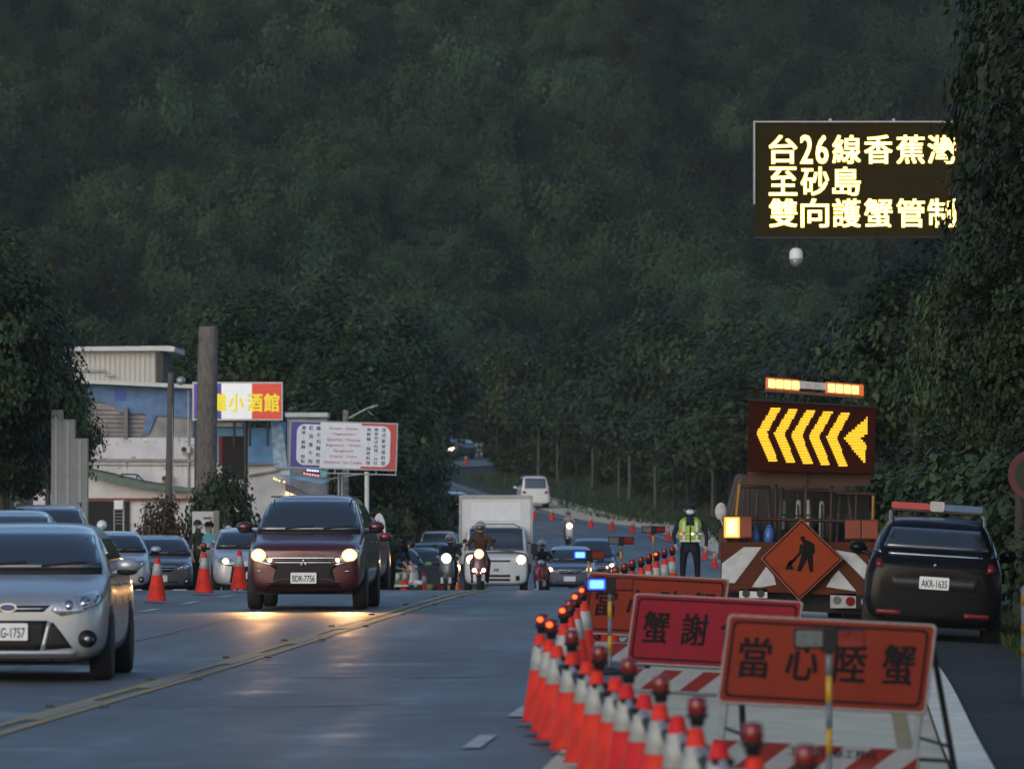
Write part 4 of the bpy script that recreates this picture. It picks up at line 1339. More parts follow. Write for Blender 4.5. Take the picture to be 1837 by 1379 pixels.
def person(label, loc, rz, pose, top, legs, arm='skin', shoe='black', scale=1.0, hair='hair', group=None, sleeve=True):
    """one continuous skinned body; hair, mask and clothing pieces are children"""
    root = thing('person', label, 'person', loc, rz, group)
    root.scale = (scale,) * 3
    bm = bmesh.new()
    lay = bm.verts.layers.skin.verify()
    vv = {}
    for k, p in pose.items():
        v = bm.verts.new(p)
        r = RADII.get(k, RADII.get(k[:2], RADII.get(k[:3], .05)))
        v[lay].radius = (r, r * (.78 if k in ('waist', 'chest', 'pelvis') else 1))
        v[lay].use_root = k == 'pelvis'
        vv[k] = v
    for a, b, _ in EDGES:
        bm.edges.new((vv[a], vv[b]))
    segs = [(Vector(pose[a]), Vector(pose[b]), m) for a, b, m in EDGES]
    for s in 'LR':                                   # four fingers and a thumb, slightly curled
        h, w = Vector(pose['ha' + s]), Vector(pose['wr' + s])
        d = (h - w).normalized()
        side = d.cross(Vector((1, 0, 0)) if abs(d.x) < .7 else Vector((0, 0, 1))).normalized()
        curl = Vector((-1 if s == 'L' else 1, 0, 0))
        for j in range(4):
            b0 = h + side * (j - 1.5) * .020 + d * .02
            ln = (.060, .072, .066, .050)[j]
            a1 = bm.verts.new(b0 + d * ln * .55 + curl * .006); a2 = bm.verts.new(b0 + d * ln + curl * .022)
            for q, r in ((a1, .010), (a2, .008)):
                q[lay].radius = (r, r)
            bm.edges.new((vv['ha' + s], a1)); bm.edges.new((a1, a2))
            segs.append((h, a2.co.copy(), 'skin'))
        a1 = bm.verts.new(h - side * .045 + d * .005); a2 = bm.verts.new(h - side * .055 + d * .035 + curl * .01)
        for q, r in ((a1, .012), (a2, .009)):
            q[lay].radius = (r, r)
        bm.edges.new((vv['ha' + s], a1)); bm.edges.new((a1, a2))
        segs.append((h, a2.co.copy(), 'skin'))
    me = bpy.data.meshes.new('body')
    bm.to_mesh(me); bm.free()
    o = obj('tmp', me)
    o.modifiers.new('skin', 'SKIN').use_smooth_shade = True
    sb = o.modifiers.new('s', 'SUBSURF'); sb.levels = sb.render_levels = 1
    dg = bpy.context.evaluated_depsgraph_get()
    out = bpy.data.meshes.new_from_object(o.evaluated_get(dg))
    bpy.data.objects.remove(o)
    hd, jw, cr = Vector(pose['head']), Vector(pose['jaw']), Vector(pose['crown'])
    names = {'top': top, 'legs': legs, 'arm': arm, 'skin': 'skin', 'shoe': shoe}
    ks = list(names)
    for k in ks:
        out.materials.append(M[names[k]])
    for q in out.polygons:
        c = q.center
        best, bk = 9, 'top'
        for a, b, m in segs:
            t = max(0, min(1, (c - a).dot(b - a) / max(1e-9, (b - a).length_squared)))
            dd = (c - (a + (b - a) * t)).length - (.05 if m == 'top' else 0)
            if dd < best:
                best, bk = dd, m
        q.material_index = ks.index(bk)
        q.use_smooth = True
    body = obj('body', out, root)
    up = (cr - jw).normalized()
    fw = Vector((0, -1, 0)); fw = (fw - up * fw.dot(up)).normalized()
    rt = fw.cross(up)
    mx = Matrix((rt, -fw, up)).transposed().to_4x4(); mx.translation = hd
    b = MB()
    b.ell((0, -.102, -.03), (.014, .022, .024), 8, mx=mx)                       # nose
    for s in (-1, 1):
        b.ell((s * .098, .005, -.02), (.014, .024, .034), 8, mx=mx)             # ears
    b.build('face_features', M['skin'], root)
    b = MB()
    for s in (-1, 1):
        b.ell((s * .036, -.088, 0.0), (.013, .010, .008), 8, mx=mx)
    b.ell((0, -.086, -.068), (.026, .010, .007), 8, mx=mx)
    b.build('eyes_and_mouth', mat('eye_dark', (.05, .03, .03), .4, var=0) if 'eye' not in M else M['eye'], root)
    if hair:
        b = MB()
        prof = [(.108 * math.cos(a), .115 * math.sin(a)) for a in np.linspace(-.25, math.pi / 2 - .01, 7)]
        b.lathe(prof, 14, mx @ T(0, .016, .012))
        b.build('hair', M[hair], root)
    return root, mx

def helmet(root, mx, m, visor=True, k=1.0):
    b = MB()
    prof = [(.138 * k * math.cos(a), .145 * k * math.sin(a)) for a in np.linspace(-.55, math.pi / 2 - .01, 9)]
    b.lathe(prof, 18, mx @ T(0, .018, .008))
    h = b.build('helmet', M[m], root)
    if visor:
        b = MB(); b.ell((0, -.085, -.01), (.115, .07, .055), 12, mx=mx)
        b.build('visor', M['glass'], h)
def face_mask(root, mx, m='mask'):
    b = MB(); b.ell((0, -.062, -.062), (.078, .058, .055), 12, mx=mx)
    b.build('face_mask', M[m], root)

# traffic officer
off, mx = person('traffic officer in hi-vis vest and face mask standing by the lamps in dark trousers', at(1238, 141), .0, dict(STAND, elL=(.30, .02, 1.14), elR=(-.30, .02, 1.14), wrL=(.29, -.05, .90), wrR=(-.27, -.15, .94), haL=(.285, -.07, .84), haR=(-.26, -.19, .89), hipL=(.11, 0, .88), hipR=(-.11, 0, .88), knL=(.13, -.02, .48), knR=(-.13, -.02, .48), anL=(.14, .02, .09), anR=(-.14, .02, .09)), 'navy_cloth', 'black_cloth', 'navy_cloth', hair='hair')
off.scale = (1.12, 1.05, 1.0)
def vest_mesh(zs, m):
    b = MB()
    vs, fs = [], []
    n = 24
    for z, rx, ry in zs:
        for k in range(n):
            t = 2 * math.pi * k / n
            vs.append((rx * math.copysign(abs(math.cos(t)) ** .75, math.cos(t)), -.005 + ry * math.copysign(abs(math.sin(t)) ** .75, math.sin(t)), z))
    for i in range(len(zs) - 1):
        for k in range(n):
            # open V at the throat, dark zip gap
            zz = (zs[i][0] + zs[i + 1][0]) / 2
            x = (vs[i * n + k][0] + vs[i * n + (k + 1) % n][0]) / 2
            y = (vs[i * n + k][1] + vs[i * n + (k + 1) % n][1]) / 2
            if y < 0 and zz > 1.24 and abs(x) < (zz - 1.22) * .42:
                continue
            fs.append((i * n + k, i * n + (k + 1) % n, (i + 1) * n + (k + 1) % n, (i + 1) * n + k))
    b.add(vs, fs, smooth=True)
    return b
zs = [(.985, .205, .150), (1.08, .195, .148), (1.16, .20, .152), (1.24, .205, .158), (1.32, .21, .16), (1.38, .205, .148), (1.44, .175, .115), (1.49, .10, .085)]
v = vest_mesh(zs, 'vest').build('hi_vis_vest', M['vest'], off)
s = v.modifiers.new('t', 'SOLIDIFY'); s.thickness = .008
b = MB()
for s in (-1, 1):
    b.box(s * .115 - .022, s * .115 + .022, -.172, -.160, 1.02, 1.40)
b.box(-.19, .19, -.166, -.155, .995, 1.03)
b.box(-.20, -.02, -.172, -.162, 1.14, 1.17); b.box(.02, .20, -.172, -.162, 1.14, 1.17)
b.build('reflective_strip', M['reflex'], v)
b = MB(); b.box(-.012, .012, -.175, -.160, .99, 1.30)
for s in (-1, 1):
    b.box(s * .12 - .05, s * .12 + .05, -.180, -.165, 1.185, 1.195)
b.build('zip', M['black'], v)
b = MB(); b.ell((-.16, -.175, 1.155), (.022, .015, .024), 8); b.build('shoulder_lamp', M['red_on'], off)
b = MB(); b.ell((.035, -.185, 1.155), (.022, .015, .022), 8); b.build('torch_lamp', M['head_cool'], off)
b = MB(); b.lathe([(.110, .03), (.112, .05), (.128, .075), (.10, .092), (.02, .097)], 18, mx @ T(0, .005, .0)); b.ell((0, -.115, .035), (.080, .050, .010), 12, mx=mx)
b.build('cap', M['navy_cloth'], off)
face_mask(off, mx)
# people by the parked cars
a, mx = person('man with dark hair in olive shirt talking beside the white box sign', at(355, 164), .9, STAND, 'olive_cloth', 'black_cloth', scale=.98)
face_mask(a, mx, 'pale_cloth')
a, mx = person('person in teal shirt with dark cap facing the man in the olive shirt', at(375, 161), -.9, dict(STAND, elL=(.24, -.1, 1.14), wrL=(.16, -.28, 1.12), haL=(.12, -.33, 1.13)), 'teal_cloth', 'teal_cloth', scale=.93)
b = MB(); b.lathe([(.118, .02), (.12, .06), (.09, .11), (.02, .125)], 16, mx @ T(0, .01, 0)); b.ell((0, -.13, .03), (.08, .07, .012), 10, mx=mx); b.build('cap', M['black_cloth'], a)
a, mx = person('man in blue jacket and pale mask standing behind the pale hatchback', at(408, 168), .5, STAND, 'blue_cloth', 'black_cloth', 'blue_cloth', scale=1.0)
face_mask(a, mx)
a, mx = person('person in pale clothes by the mirror of the maroon people carrier', at(432, 172), .6, STAND, 'pale_cloth', 'navy_cloth', scale=.95)
a, mx = person('person in black shirt bending over beside the grey estate car', at(702, 170), 1.2, BEND, 'black_cloth', 'black_cloth', scale=1.0)
a, mx = person('rider in white helmet and teal mask behind the silver sedan', at(183, 176), .2, STAND, 'black_cloth', 'black_cloth', scale=1.06)
helmet(a, mx, 'helmet_white', False, .9); face_mask(a, mx, 'teal_cloth')

def scooter(label, loc, rz, col, lit='head_on', group='scooters', low=False, bulb=.075):
    t = thing('scooter', label, 'scooter', loc, rz, group)
    for y, nm in ((-.62, 'wheel'), (.60, 'wheel')):
        b = MB(); lathe_x(b, [(.14, -.05), (.22, -.05), (.245, -.02), (.245, .02), (.22, .05), (.14, .05)], 22, T(0, y, .245))
        wq = b.build(nm, M['rubber'], t)
        b = MB(); lathe_x(b, [(.02, -.03), (.15, -.045), (.15, .045), (.02, .03)], 16, T(0, y, .245)); b.build('rim', M['silver_rim'], wq)
    b = MB()                                                     # legshield, nose and floor
    secs = [(-.52, .30, .17, .42), (-.56, .24, .19, .62), (-.52, .20, .17, .82), (-.44, .12, .12, .96)]
    n = 12
    vs, fs = [], []
    for y, d, w, z in secs:
        for k in range(n):
            a = 2 * math.pi * k / n
            vs.append((w * math.cos(a), y + d * .35 * math.sin(a), z))
    for i in range(len(secs) - 1):
        for k in range(n):
            fs.append((i * n + k, i * n + (k + 1) % n, (i + 1) * n + (k + 1) % n, (i + 1) * n + k))
    b.add(vs, fs, smooth=True)
    b.box(-.14, .14, -.42, .22, .30, .36)
    b.ell((0, .42, .60), (.17, .42, .19), 14)
    b.ell((0, -.62, .42), (.08, .30, .10), 12)
    b.build('body', M[col], t)
    b = MB(); b.ell((0, .30, .80), (.14, .40, .07), 14); b.build('seat', M['black'], t)
    b = MB(); b.tube([(-.36, -.36, 1.02), (-.2, -.42, 1.0), (0, -.46, .97), (.2, -.42, 1.0), (.36, -.36, 1.02)], .016, 8); b.tube([(0, -.46, .97), (0, -.60, .30)], .03, 8)
    b.build('handlebar', M['dark_metal'], t)
    for s in (-1, 1):
        b = MB(); b.tube([(s * .25, -.42, 1.0), (s * .32, -.44, 1.16)], .008, 5); b.ell((s * .33, -.45, 1.20), (.06, .015, .045), 10); b.build('mirror', M['black'], t)
    b = MB(); b.ell((0, -.60, .90), (.10, .06, .085), 14)
    h = b.build('headlight', M['head_off'], t)
    if lit:
        b = MB(); b.ell((0, -.645, .90), (bulb, .03, bulb), 14); b.build('lit_reflector', M['head_glow' if lit == 'head_on' else lit], h)
        b = MB(); b.ell((0, -.66, .90), (bulb * .66, .03, bulb * .66), 14); b.build('bulb', M[lit], h)
    if low:
        for s in (-1, 1):
            b = MB(); b.ell((s * .11, -.66, .53), (.042, .03, .042), 10); b.build('indicator', M['head_on'], t)
    b = MB(); b.prism(rrect(.26, .15, .01, 2, 0, .36), -.70, -.69)
    b.build('number_plate', M['plate'], t)
    return t
p_ = at(862, 160)
scooter('brown scooter with three lit lamps riding ahead of the box truck', p_, road_yaw(160), 'maroon_paint', low=True, bulb=.115)
r_, mx = person('rider in brown jacket and patterned helmet on the scooter ahead of the box truck', p_, road_yaw(160), SIT, 'brown_cloth', 'brown_cloth', 'brown_cloth')
helmet(r_, mx, 'helmet_grey')
p_ = at(808, 172)
scooter('scooter with greenish white headlight beside the last cone of the row', p_, road_yaw(172) - .1, 'dark_grey_paint', 'head_cool', bulb=.12)
r_, mx = person('rider in dark jacket on the scooter beside the box truck mirror', p_, road_yaw(172) - .1, SIT, 'navy_cloth', 'black_cloth', 'navy_cloth', scale=.92)
helmet(r_, mx, 'helmet_grey')
p_ = at(972, 186)
scooter('unlit red scooter waiting between the box truck and the blue grey sedan', p_, road_yaw(186), 'red_paint', None)
r_, mx = person('rider in black and red clothes waiting beside the box truck', p_, road_yaw(186), SIT, 'black_cloth', 'black_cloth', 'red_cloth', scale=.92)
helmet(r_, mx, 'helmet_grey')
p_ = at(1019, 332)
scooter('white and red scooter with lit lamp far up the road', p_, .1, 'white_paint_car', bulb=.16)
r_, mx = person('rider in pale jacket on the scooter far up the road', p_, .1, SIT, 'pale_cloth', 'red_cloth', 'pale_cloth')
helmet(r_, mx, 'helmet_grey')
p_ = at(718, 184)
sc_ = scooter('white scooter parked beside the person bending over', p_, .9, 'offwhite', None)
sc_.scale = (.85, .85, .85)
# ------------------------------------------------------------------ cones, lamps, bars
M['cone'] = mat('cone_orange', (0.58, 0.030, 0.016), 0.6, spec=.2, var=.3, scale=6)
M['cone_red'] = mat('cone_red', (0.50, 0.016, 0.020), 0.6, spec=.2, var=.3, scale=6)
M['band'] = mat('cone_band', (0.30, 0.305, 0.29), 0.5, .05, var=.35, scale=9)
M['cone_base'] = mat('cone_base', (0.02, 0.02, 0.022), .8, var=.2)
def cone(label, loc, h=.70, col='cone', group='orange road cones', rz=0.0):
    t = thing('traffic_cone', label, 'traffic cone', loc, rz, group)
    t.rotation_euler = (R(rnd.uniform(-1.6, 1.6)), R(rnd.uniform(-1.6, 1.6)), rz)
    r0, r1 = .150, .038
    def r(z):
        return r0 + (r1 - r0) * (z - .04) / (h - .04)
    b = MB()
    b.lathe([(r0 + .012, .035), (r0, .06), (r(h * .52), h * .52), (r(h * .87), h * .87), (r1, h - .01), (r1 * .8, h), (.012, h)], 22)
    b.build('cone_body', M[col], t)
    b = MB()
    b.lathe([(r(h * .61) + .001, h * .61), (r(h * .61) + .004, h * .615), (r(h * .865) + .004, h * .865), (r(h * .87) + .001, h * .87)], 22)
    b.build('reflective_band', M['band'], t)
    b = MB(); b.prism(rrect(.40, .40, .06, 4), 0, .04, RX(R(90)) @ T(0, -.04, 0))
    b.build('rubber_base', M['cone_base'], t)
    return t
def lamp(label, loc, lit=False, group='red warning lamps on the cones'):
    t = thing('warning_lamp', label, 'lamp', loc, 0, group)
    t.scale = (.74, .74, .78)
    b = MB(); b.lathe([(.045, -.05), (.052, .0), (.075, .012), (.075, .03), (.05, .034)], 16)
    b.build('lamp_base', M['black'], t)
    b = MB(); b.lathe([(.058, .03), (.066, .045), (.066, .115), (.055, .135), (.02, .145)], 16)
    l_ = b.build('lens', M['red_lens'], t)
    if lit:
        b = MB(); b.ell((-.02, -.060, .085), (.034, .018, .026), 10); b.build('bulb', M['red_on'], l_)
    return t
def bar(label, a, c, group='striped bars linking the cones'):
    t = thing('cone_bar', label, 'cone bar', ((a + c) / 2), 0, group)
    a, c = a - Vector(t.location), c - Vector(t.location)
    mid = (a + c) / 2 + Vector((0, 0, -.10))
    b = MB()
    b.tube([a, a.lerp(mid, .45)], .024, 8, 0); b.tube([a.lerp(mid, .45), mid], .026, 8, 1)
    b.tube([mid, mid.lerp(c, .55)], .026, 8, 0); b.tube([mid.lerp(c, .55), c], .024, 8, 1)
    b.build('rod', [M['band'], M['cone_base']], t)
    for q in (a, c):
        b = MB(); b.lathe([(.052, -.02), (.060, -.01), (.060, .012), (.050, .02)], 14, T(*q)); b.build('collar', M['cone_base'], t)
    return t

# the front row, from the far end of the barrier to the camera
DS = [53.2, 51.2, 49.6, 47.8, 45.8, 43.8, 42.5, 41.2, 39.6, 38.0, 36.3, 34.6, 33.0, 31.3, 30.1, 29.0, 27.9, 26.8]
XF = pchip([26.8, 29.0, 31.3, 34.6, 38.0, 41.2, 43.8, 47.8, 51.2, 53.2], [1.37, 1.22, 1.07, .93, .81, .68, .56, .41, .28, .23])
row = []
for k, d in enumerate(DS):
    X = float(XF(d)) + .012 * math.sin(k * 2.1)
    p = Vector((X, d, g(X, d)))
    col = 'cone_red' if k in (7, 8, 10, 12) else 'cone'
    lab = '%s %s cone of the front barrier row counted from its far end' % (ORD[k], 'crimson' if col == 'cone_red' else 'orange')
    row.append((cone(lab, p, .70, col, 'cones of the front barrier row', rz=.1 * math.sin(k * 3)), p))
nl = 0
for k in range(len(DS)):
    p = row[k][1] + Vector((0, 0, .70))
    if k in (0, 1, 3, 5, 7, 9, 11, 13, 15, 17):
        lamp('%s red lamp on the cones of the front row, counted from its far end%s' % (ORD[nl], ', glowing' if k < 2 else ''), p + Vector((0, 0, .045)), k < 2)
        nl += 1
    if k < len(DS) - 1:
        q = row[k + 1][1] + Vector((0, 0, .60))
        bar('%s short striped bar sagging between cones of the front row, counted from its far end' % ORD[k], row[k][1] + Vector((0, 0, .60)), q)
# the row behind, running on past the signs to the officer
rw2 = [(1012, 57), (1022, 60), (1034, 64), (1046, 68), (1058, 72), (1072, 76), (1088, 80), (1104, 84), (1120, 88), (1134, 92), (1150, 96), (1164, 100), (1178, 104), (1192, 108), (1206, 112)]
for k, (px, d) in enumerate(rw2):
    p = at(px, d)
    cone('%s orange cone of the row running back from the barrier to the officer' % ORD[k], p, .70, 'cone', 'cones running back to the officer')
    lamp('%s red lamp of the row running back to the officer%s' % (ORD[k], ', glowing' if k in (0, 2, 3, 12) else ', unlit'), p + Vector((0, 0, .745)), k in (0, 2, 3, 12), 'red lamps running back to the officer')
# along the far side
c1 = [((281, 109.3)), ((366, 118)), ((429, 123)), ((686, 165)), ((727, 184)), ((760, 204)), ((791, 227)), ((821, 252))]
names = ['orange cone standing alone in front of the silver sedan', 'orange cone with a dark red lamp on top beside the dark grey sedan', 'orange cone against the maroon people carrier', 'orange cone beside the person bending over', 'red cone with dark lamp in front of the dark board',
         'orange cone in the middle of the dip before the dark board', 'orange cone before the scooter with the greenish headlight', 'last orange cone before the box truck wheel']
for k, (px, d) in enumerate(c1):
    p = at(px, d)
    cone(names[k], p, .72 if k else .70)
    if k in (1, 4):
        lamp('unlit dark red lamp on the cone %s' % ('beside the dark grey sedan' if k == 1 else 'in front of the dark board'), p + Vector((0, 0, .765)), False, 'lamps on the far side cones')
# up the road to the bend
far = [(770, 938, 330, 420, 'small orange cone at the foot of the grove'), (803, 946, 330, 420, 'small orange cone under the white car headlight'), (958, 931, 370, 440, 'orange cone just showing past the box truck corner'), (990, 934, 370, 420, 'farthest orange cone of the line curving beside the verge'), (1060, 948, 345, 400, 'orange cone beside the far scooter'),
       (1022, 941, 350, 400, 'orange cone hidden behind the far scooter rider'), (1098, 952, 345, 390, 'orange cone just beyond the far scooter, on the verge line'), (1135, 957, 335, 380, 'orange cone midway along the verge line'), (1168, 964, 320, 370, 'orange cone above the dark beacon on its post'), (1199, 971, 310, 360, 'orange cone close behind the officer arm'),
       (1265, 1004, 270, 310, 'orange cone at the officer hip'), (1282, 1020, 250, 290, 'orange cone between the officer and the lorry'), (836, 834, 480, 540, 'lone orange cone on the far bend')]
for px, py, d0, d1, lb in far:
    cone(lb, on(px, py, d0, d1), .72)

# ------------------------------------------------------------------ beacon posts
M['post_yellow'] = mat('post_yellow', (.42, .24, .02), .5, var=.2)
M['post_grey'] = mat('post_grey', (.12, .14, .17), .5, var=.2)
def beacon(label, px, d, lit=False, h=None, w=.46, dark=False):
    p = at(px, d)
    h = h or .96
    t = thing('beacon_post', label, 'beacon', p, .08, 'two-lens beacons on posts')
    b = MB()
    z, k = .03, 0
    while z < h - .06:
        z1 = min(z + .17, h - .05)
        b.lathe([(.021, z), (.021, z1)], 12, None, k % 2)
        z, k = z1, k + 1
    b.build('post', [M['post_grey'], M['post_yellow']], t)
    b = MB(); b.lathe([(.16, 0), (.16, .03), (.05, .05), (.02, .06)], 18); b.build('foot', M['rubber'], t)
    b = MB(); b.cbox((0, 0, h), (w, .07, .135)); b.box(-.05, .05, -.06, .05, h - .09, h + .07)
    hs = b.build('housing', M['black'], t, bevel=.01)
    for s in (-1, 1):
        b = MB(); b.prism(rrect(w * .38, .105, .015, 3, s * w * .29, h), -.052, -.030)
        ln = b.build('lens', M['blue_rim'] if (lit and s < 0) else (M['lens_clear'] if s < 0 else M['red_lens']), hs)
        if lit and s < 0:
            b = MB(); b.prism(rrect(w * .29, .075, .015, 3, s * w * .29, h), -.058, -.050); b.build('lit_core', M['blue_on'], hs)
    return t
beacon('beacon with clear and dark red lenses on striped post before the nearest sign', 1487, 45.0, False, .95)
beacon('beacon with bright blue lens lit in front of the farthest sign', 1094, 68, True, .87)
beacon('beacon with bright blue lens lit beside the blue grey sedan', 1056, 104, True, .80)
beacon('unlit beacon on a post between the dark blue people carrier and the officer', 1114, 125, False, .90)
beacon('unlit beacon on a striped post close to the officer', 1172, 134, False, 1.17)
# dark back of a board in the dip
p_ = at(766, 212)
t = thing('dark_board', 'plain dark board standing among the cones before the grey estate car', 'board', p_, .05)
b = MB(); b.box(-.54, .54, -.012, .012, .42, 1.0); b.build('panel', mat('board_back', (.035, .037, .040), .7, var=.2), t)
for s in (-.42, .42):
    b = MB(); b.tube([(s, .03, 0), (s, .02, .98)], .02, 8); b.tube([(s, .02, .9), (s, .5, 0)], .018, 8); b.build('stand', M['dark_metal'], t)

# ------------------------------------------------------------------ orange warning signs
M['sign_orange'] = mat('sign_orange', (.175, .023, .010), .7, spec=.12, var=.10, scale=4)
M['sign_crimson'] = mat('sign_crimson', (.20, .011, .019), .7, spec=.12, var=.10, scale=4)
M['sign_edge'] = mat('sign_edge', (.20, .16, .15), .5, .2, var=.3, scale=20)
M['stripe_red'] = mat('stripe_red', (.15, .016, .013), .6, spec=.12, var=.15, scale=8)
M['stripe_white'] = mat('stripe_white', (.22, .23, .235), .6, spec=.12, var=.10, scale=8)  # white of panels and legs darkened for the shade they stand in
def aframe(name, label, px, d, txt, col, z0=.52, hgt=.66, wid=1.52, yaw=-.30, roll=.043, lean=.33, foot_text=None, dx=0.0):
    p = at(px, d)
    t = thing(name, label, 'road sign', p, yaw, 'orange warning signs on frames', roll)
    Lm = RX(-lean)                                    # board leans back (away from traffic)
    z1 = z0 + hgt
    def plane(y):
        return Lm @ T(0, y, 0)
    b = MB(); b.prism(rrect(wid, hgt, .03, 4, 0, (z0 + z1) / 2), -.012, .012, plane(0))
    face = b.build('sign_board', M['sign_edge'], t)
    b = MB(); b.prism(rrect(wid - .03, hgt - .03, .03, 4, 0, (z0 + z1) / 2), -.016, -.012, plane(0)); b.build('face', M[col], face)
    b = MB()
    o_ = rrect(wid - .085, hgt - .085, .045, 5, 0, (z0 + z1) / 2); i_ = rrect(wid - .122, hgt - .122, .035, 5, 0, (z0 + z1) / 2)
    n = len(o_)
    vs = [(a, -.0185, c) for a, c in o_] + [(a, -.0185, c) for a, c in i_]
    b.add(vs, [(k, (k + 1) % n, n + (k + 1) % n, n + k) for k in range(n)], plane(0))
    b.build('border_line', M['ink'], face)
    b = MB()
    m = len(txt)
    for j, ch in enumerate(txt):
        cx = -wid / 2 + wid * (.155 + .69 * j / (m - 1))
        put_text(b, ch, cx, (z0 + z1) / 2 + .015, wid * .155, hgt * .46, -.0187, bold=.022, mx=plane(0))
    b.build('lettering', M['ink'], face)
    if foot_text:
        b = MB(); put_text(b, '恆春工務段', wid * .30, z0 + hgt * .105, .20, .032, -.0187, mx=plane(0)); b.build('small_lettering', M['stripe_red'], face)
    # front legs down from the board, striped lower panel, rear legs
    for s in (-1, 1):
        b = MB(); b.box(s * (wid / 2 - .05) - .02, s * (wid / 2 - .05) + .02, -.01, .022, .02, z1 - .02, plane(.014)); b.build('front_leg', M['stripe_white'], t)
    b = MB()
    zt = z1 * math.cos(lean)
    yt = z1 * math.sin(lean)
    for s in (-1, 1):
        b.tube([(s * (wid / 2 - .06), yt + .04, zt - .03), (s * (wid / 2 + .02), yt + .62, 0.02)], .022, 8)
        b.tube([(s * (wid / 2 - .04), .16, .30), (s * (wid / 2 - .005), yt + .5, .22)], .012, 6)
    b.tube([(-wid / 2, yt + .55, .12), (wid / 2, yt + .55, .12)], .015, 6)
    b.build('rear_leg', M['dark_metal'], t)
    b = MB()
    pw, ph, zc = wid - .02, .20, .13
    b.prism(rrect(pw, ph, .01, 2, 0, zc), -.022, -.006, plane(0)); 
    pan = b.build('striped_panel', M['stripe_white'], t)
    b = MB()
    x = -pw / 2 - .2
    while x < pw / 2:
        q = [(x, zc - ph / 2 + .006), (x + .17, zc - ph / 2 + .006), (x + .17 + ph * 1.05, zc + ph / 2 - .006), (x + ph * 1.05, zc + ph / 2 - .006)]
        # clip to the panel
        def clip(poly, lim, side):
            out = []
            for (a, c), (e, f) in zip(poly, poly[1:] + poly[:1]):
                ina, inb = side * a <= side * lim, side * e <= side * lim
                if ina: out.append((a, c))
                if ina != inb:
                    u = (lim - a) / (e - a); out.append((lim, c + (f - c) * u))
            return out
        q = clip(q, pw / 2 - .008, 1)
        if q: q = clip(q, -pw / 2 + .008, -1)
        if len(q) > 2:
            b.add([(a, -.0235, c) for a, c in q], [tuple(range(len(q)))], plane(0))
        x += .36
    b.build('stripes', M['stripe_red'], pan)
    if foot_text:
        b = MB(); put_text(b, foot_text, .12, zc + .045, .62, .062, -.0245, bold=.01, mx=plane(0)); b.build('panel_lettering', M['ink'], pan)
    return t
aframe('warning_sign', 'nearest orange sign reading 當心陸蟹 with a striped panel below, behind the beacon', 1457, 46.0, '當心陸蟹', 'sign_orange', z0=.48, wid=1.43, hgt=.62, foot_text='工程處恆春工務段')
aframe('warning_sign', 'crimson orange sign reading 蟹謝 standing second, between the other two orange signs', 1266, 62.0, '蟹謝合作', 'sign_crimson', wid=1.56, z0=.27)
aframe('warning_sign', 'dull orange sign reading 當心 standing farthest back behind the lit blue beacon', 1160, 71.0, '當心陸蟹', 'sign_orange', wid=1.50, z0=.31)
# ------------------------------------------------------------------ arrow board lorry
M['lorry_orange'] = mat('lorry_orange', (.080, .020, .007), .65, spec=.2, var=.25, scale=5)
M['lorry_yellow'] = mat('lorry_yellow', (.30, .14, .015), .5, var=.2, scale=5)
M['chev_white'] = mat('chevron_white', (.42, .44, .45), .35, .1, var=.15, scale=7)
M['tarp'] = mat('grey_tarp', (.035, .032, .028), .8, var=.4, scale=4)
M['pale_roll'] = mat('pale_roll', (.42, .41, .38), .7, var=.2, scale=6)
M['bottle_blue'] = mat('bottle_blue', (.05, .13, .40), .3, var=.2)
M['cross_dark'] = mat('lorry_dark_brown', (.045, .018, .010), .6, var=.3)
LS, LPX, LD = 129.0, 1433.0, F / 129.0
lp = at(LPX, LD)
LROLL = R(3.2)
lor = thing('arrow_board_lorry', 'orange works lorry with a lit arrow board, amber light bar and striped tailboard', 'lorry', lp, .0, None, LROLL)
lz = HY + (CH - lp.z) * LS                      # photo row of the ground under the tail
def L_(px, py):
    """tail-plane coordinates of a photo point, with the lorry's lean taken out"""
    u, v = (px - LPX) / LS, (lz - py) / LS
    c, s = math.cos(LROLL), math.sin(LROLL)
    return u * c - v * s, u * s + v * c
def quad_(b, pts, y0, y1, m=0):
    return b.prism([L_(*q) for q in pts], y0, y1, None, m)
# chassis, bed, cab
b = MB()
b.box(-.95, .95, .15, 4.6, .62, .80)
for s in (-.4, .4):
    b.box(s - .06, s + .06, .1, 6.3, .45, .64)
b.box(-.98, .98, .25, .33, .17, .64)  # black plate filling the gap under the tail in place of shade
b.box(-.9, .9, .4, 4.4, .30, .62)  # black block that puts in the shade beneath the bed
lor_ch = b.build('chassis', M['black'], lor)
b = MB()
for s in (-1, 1):
    b.box(s * 1.02 - .02, s * 1.02 + .02, .1, 4.55, .8, 1.25)
b.build('side_board', M['lorry_orange'], lor)
b = MB()
pr = [(-.90, .55), (-.95, 1.25), (-.80, 2.05), (.80, 2.05), (.95, 1.25), (.90, .55)]
b.prism(pr, 4.75, 6.35)
cb = b.build('cab', M['cross_dark'], lor, bevel=.06)
b = MB(); b.box(-.62, .62, 4.735, 4.75, 1.35, 1.85); b.build('cab_window', M['glass'], cb)
for y in (1.0, 5.5):
    for s in (1, -1):
        car_wheel(lor, s * .78, y, .40, .26)
b = MB(); q = L_(1295, 917); b.ell((q[0], .5, q[1]), (.085, .04, .125), 12); b.tube([(q[0], .5, q[1] - .1), (q[0] + .08, .5, q[1] - .28)], .012, 6); b.build('work_light', M['pale_cloth'], lor)
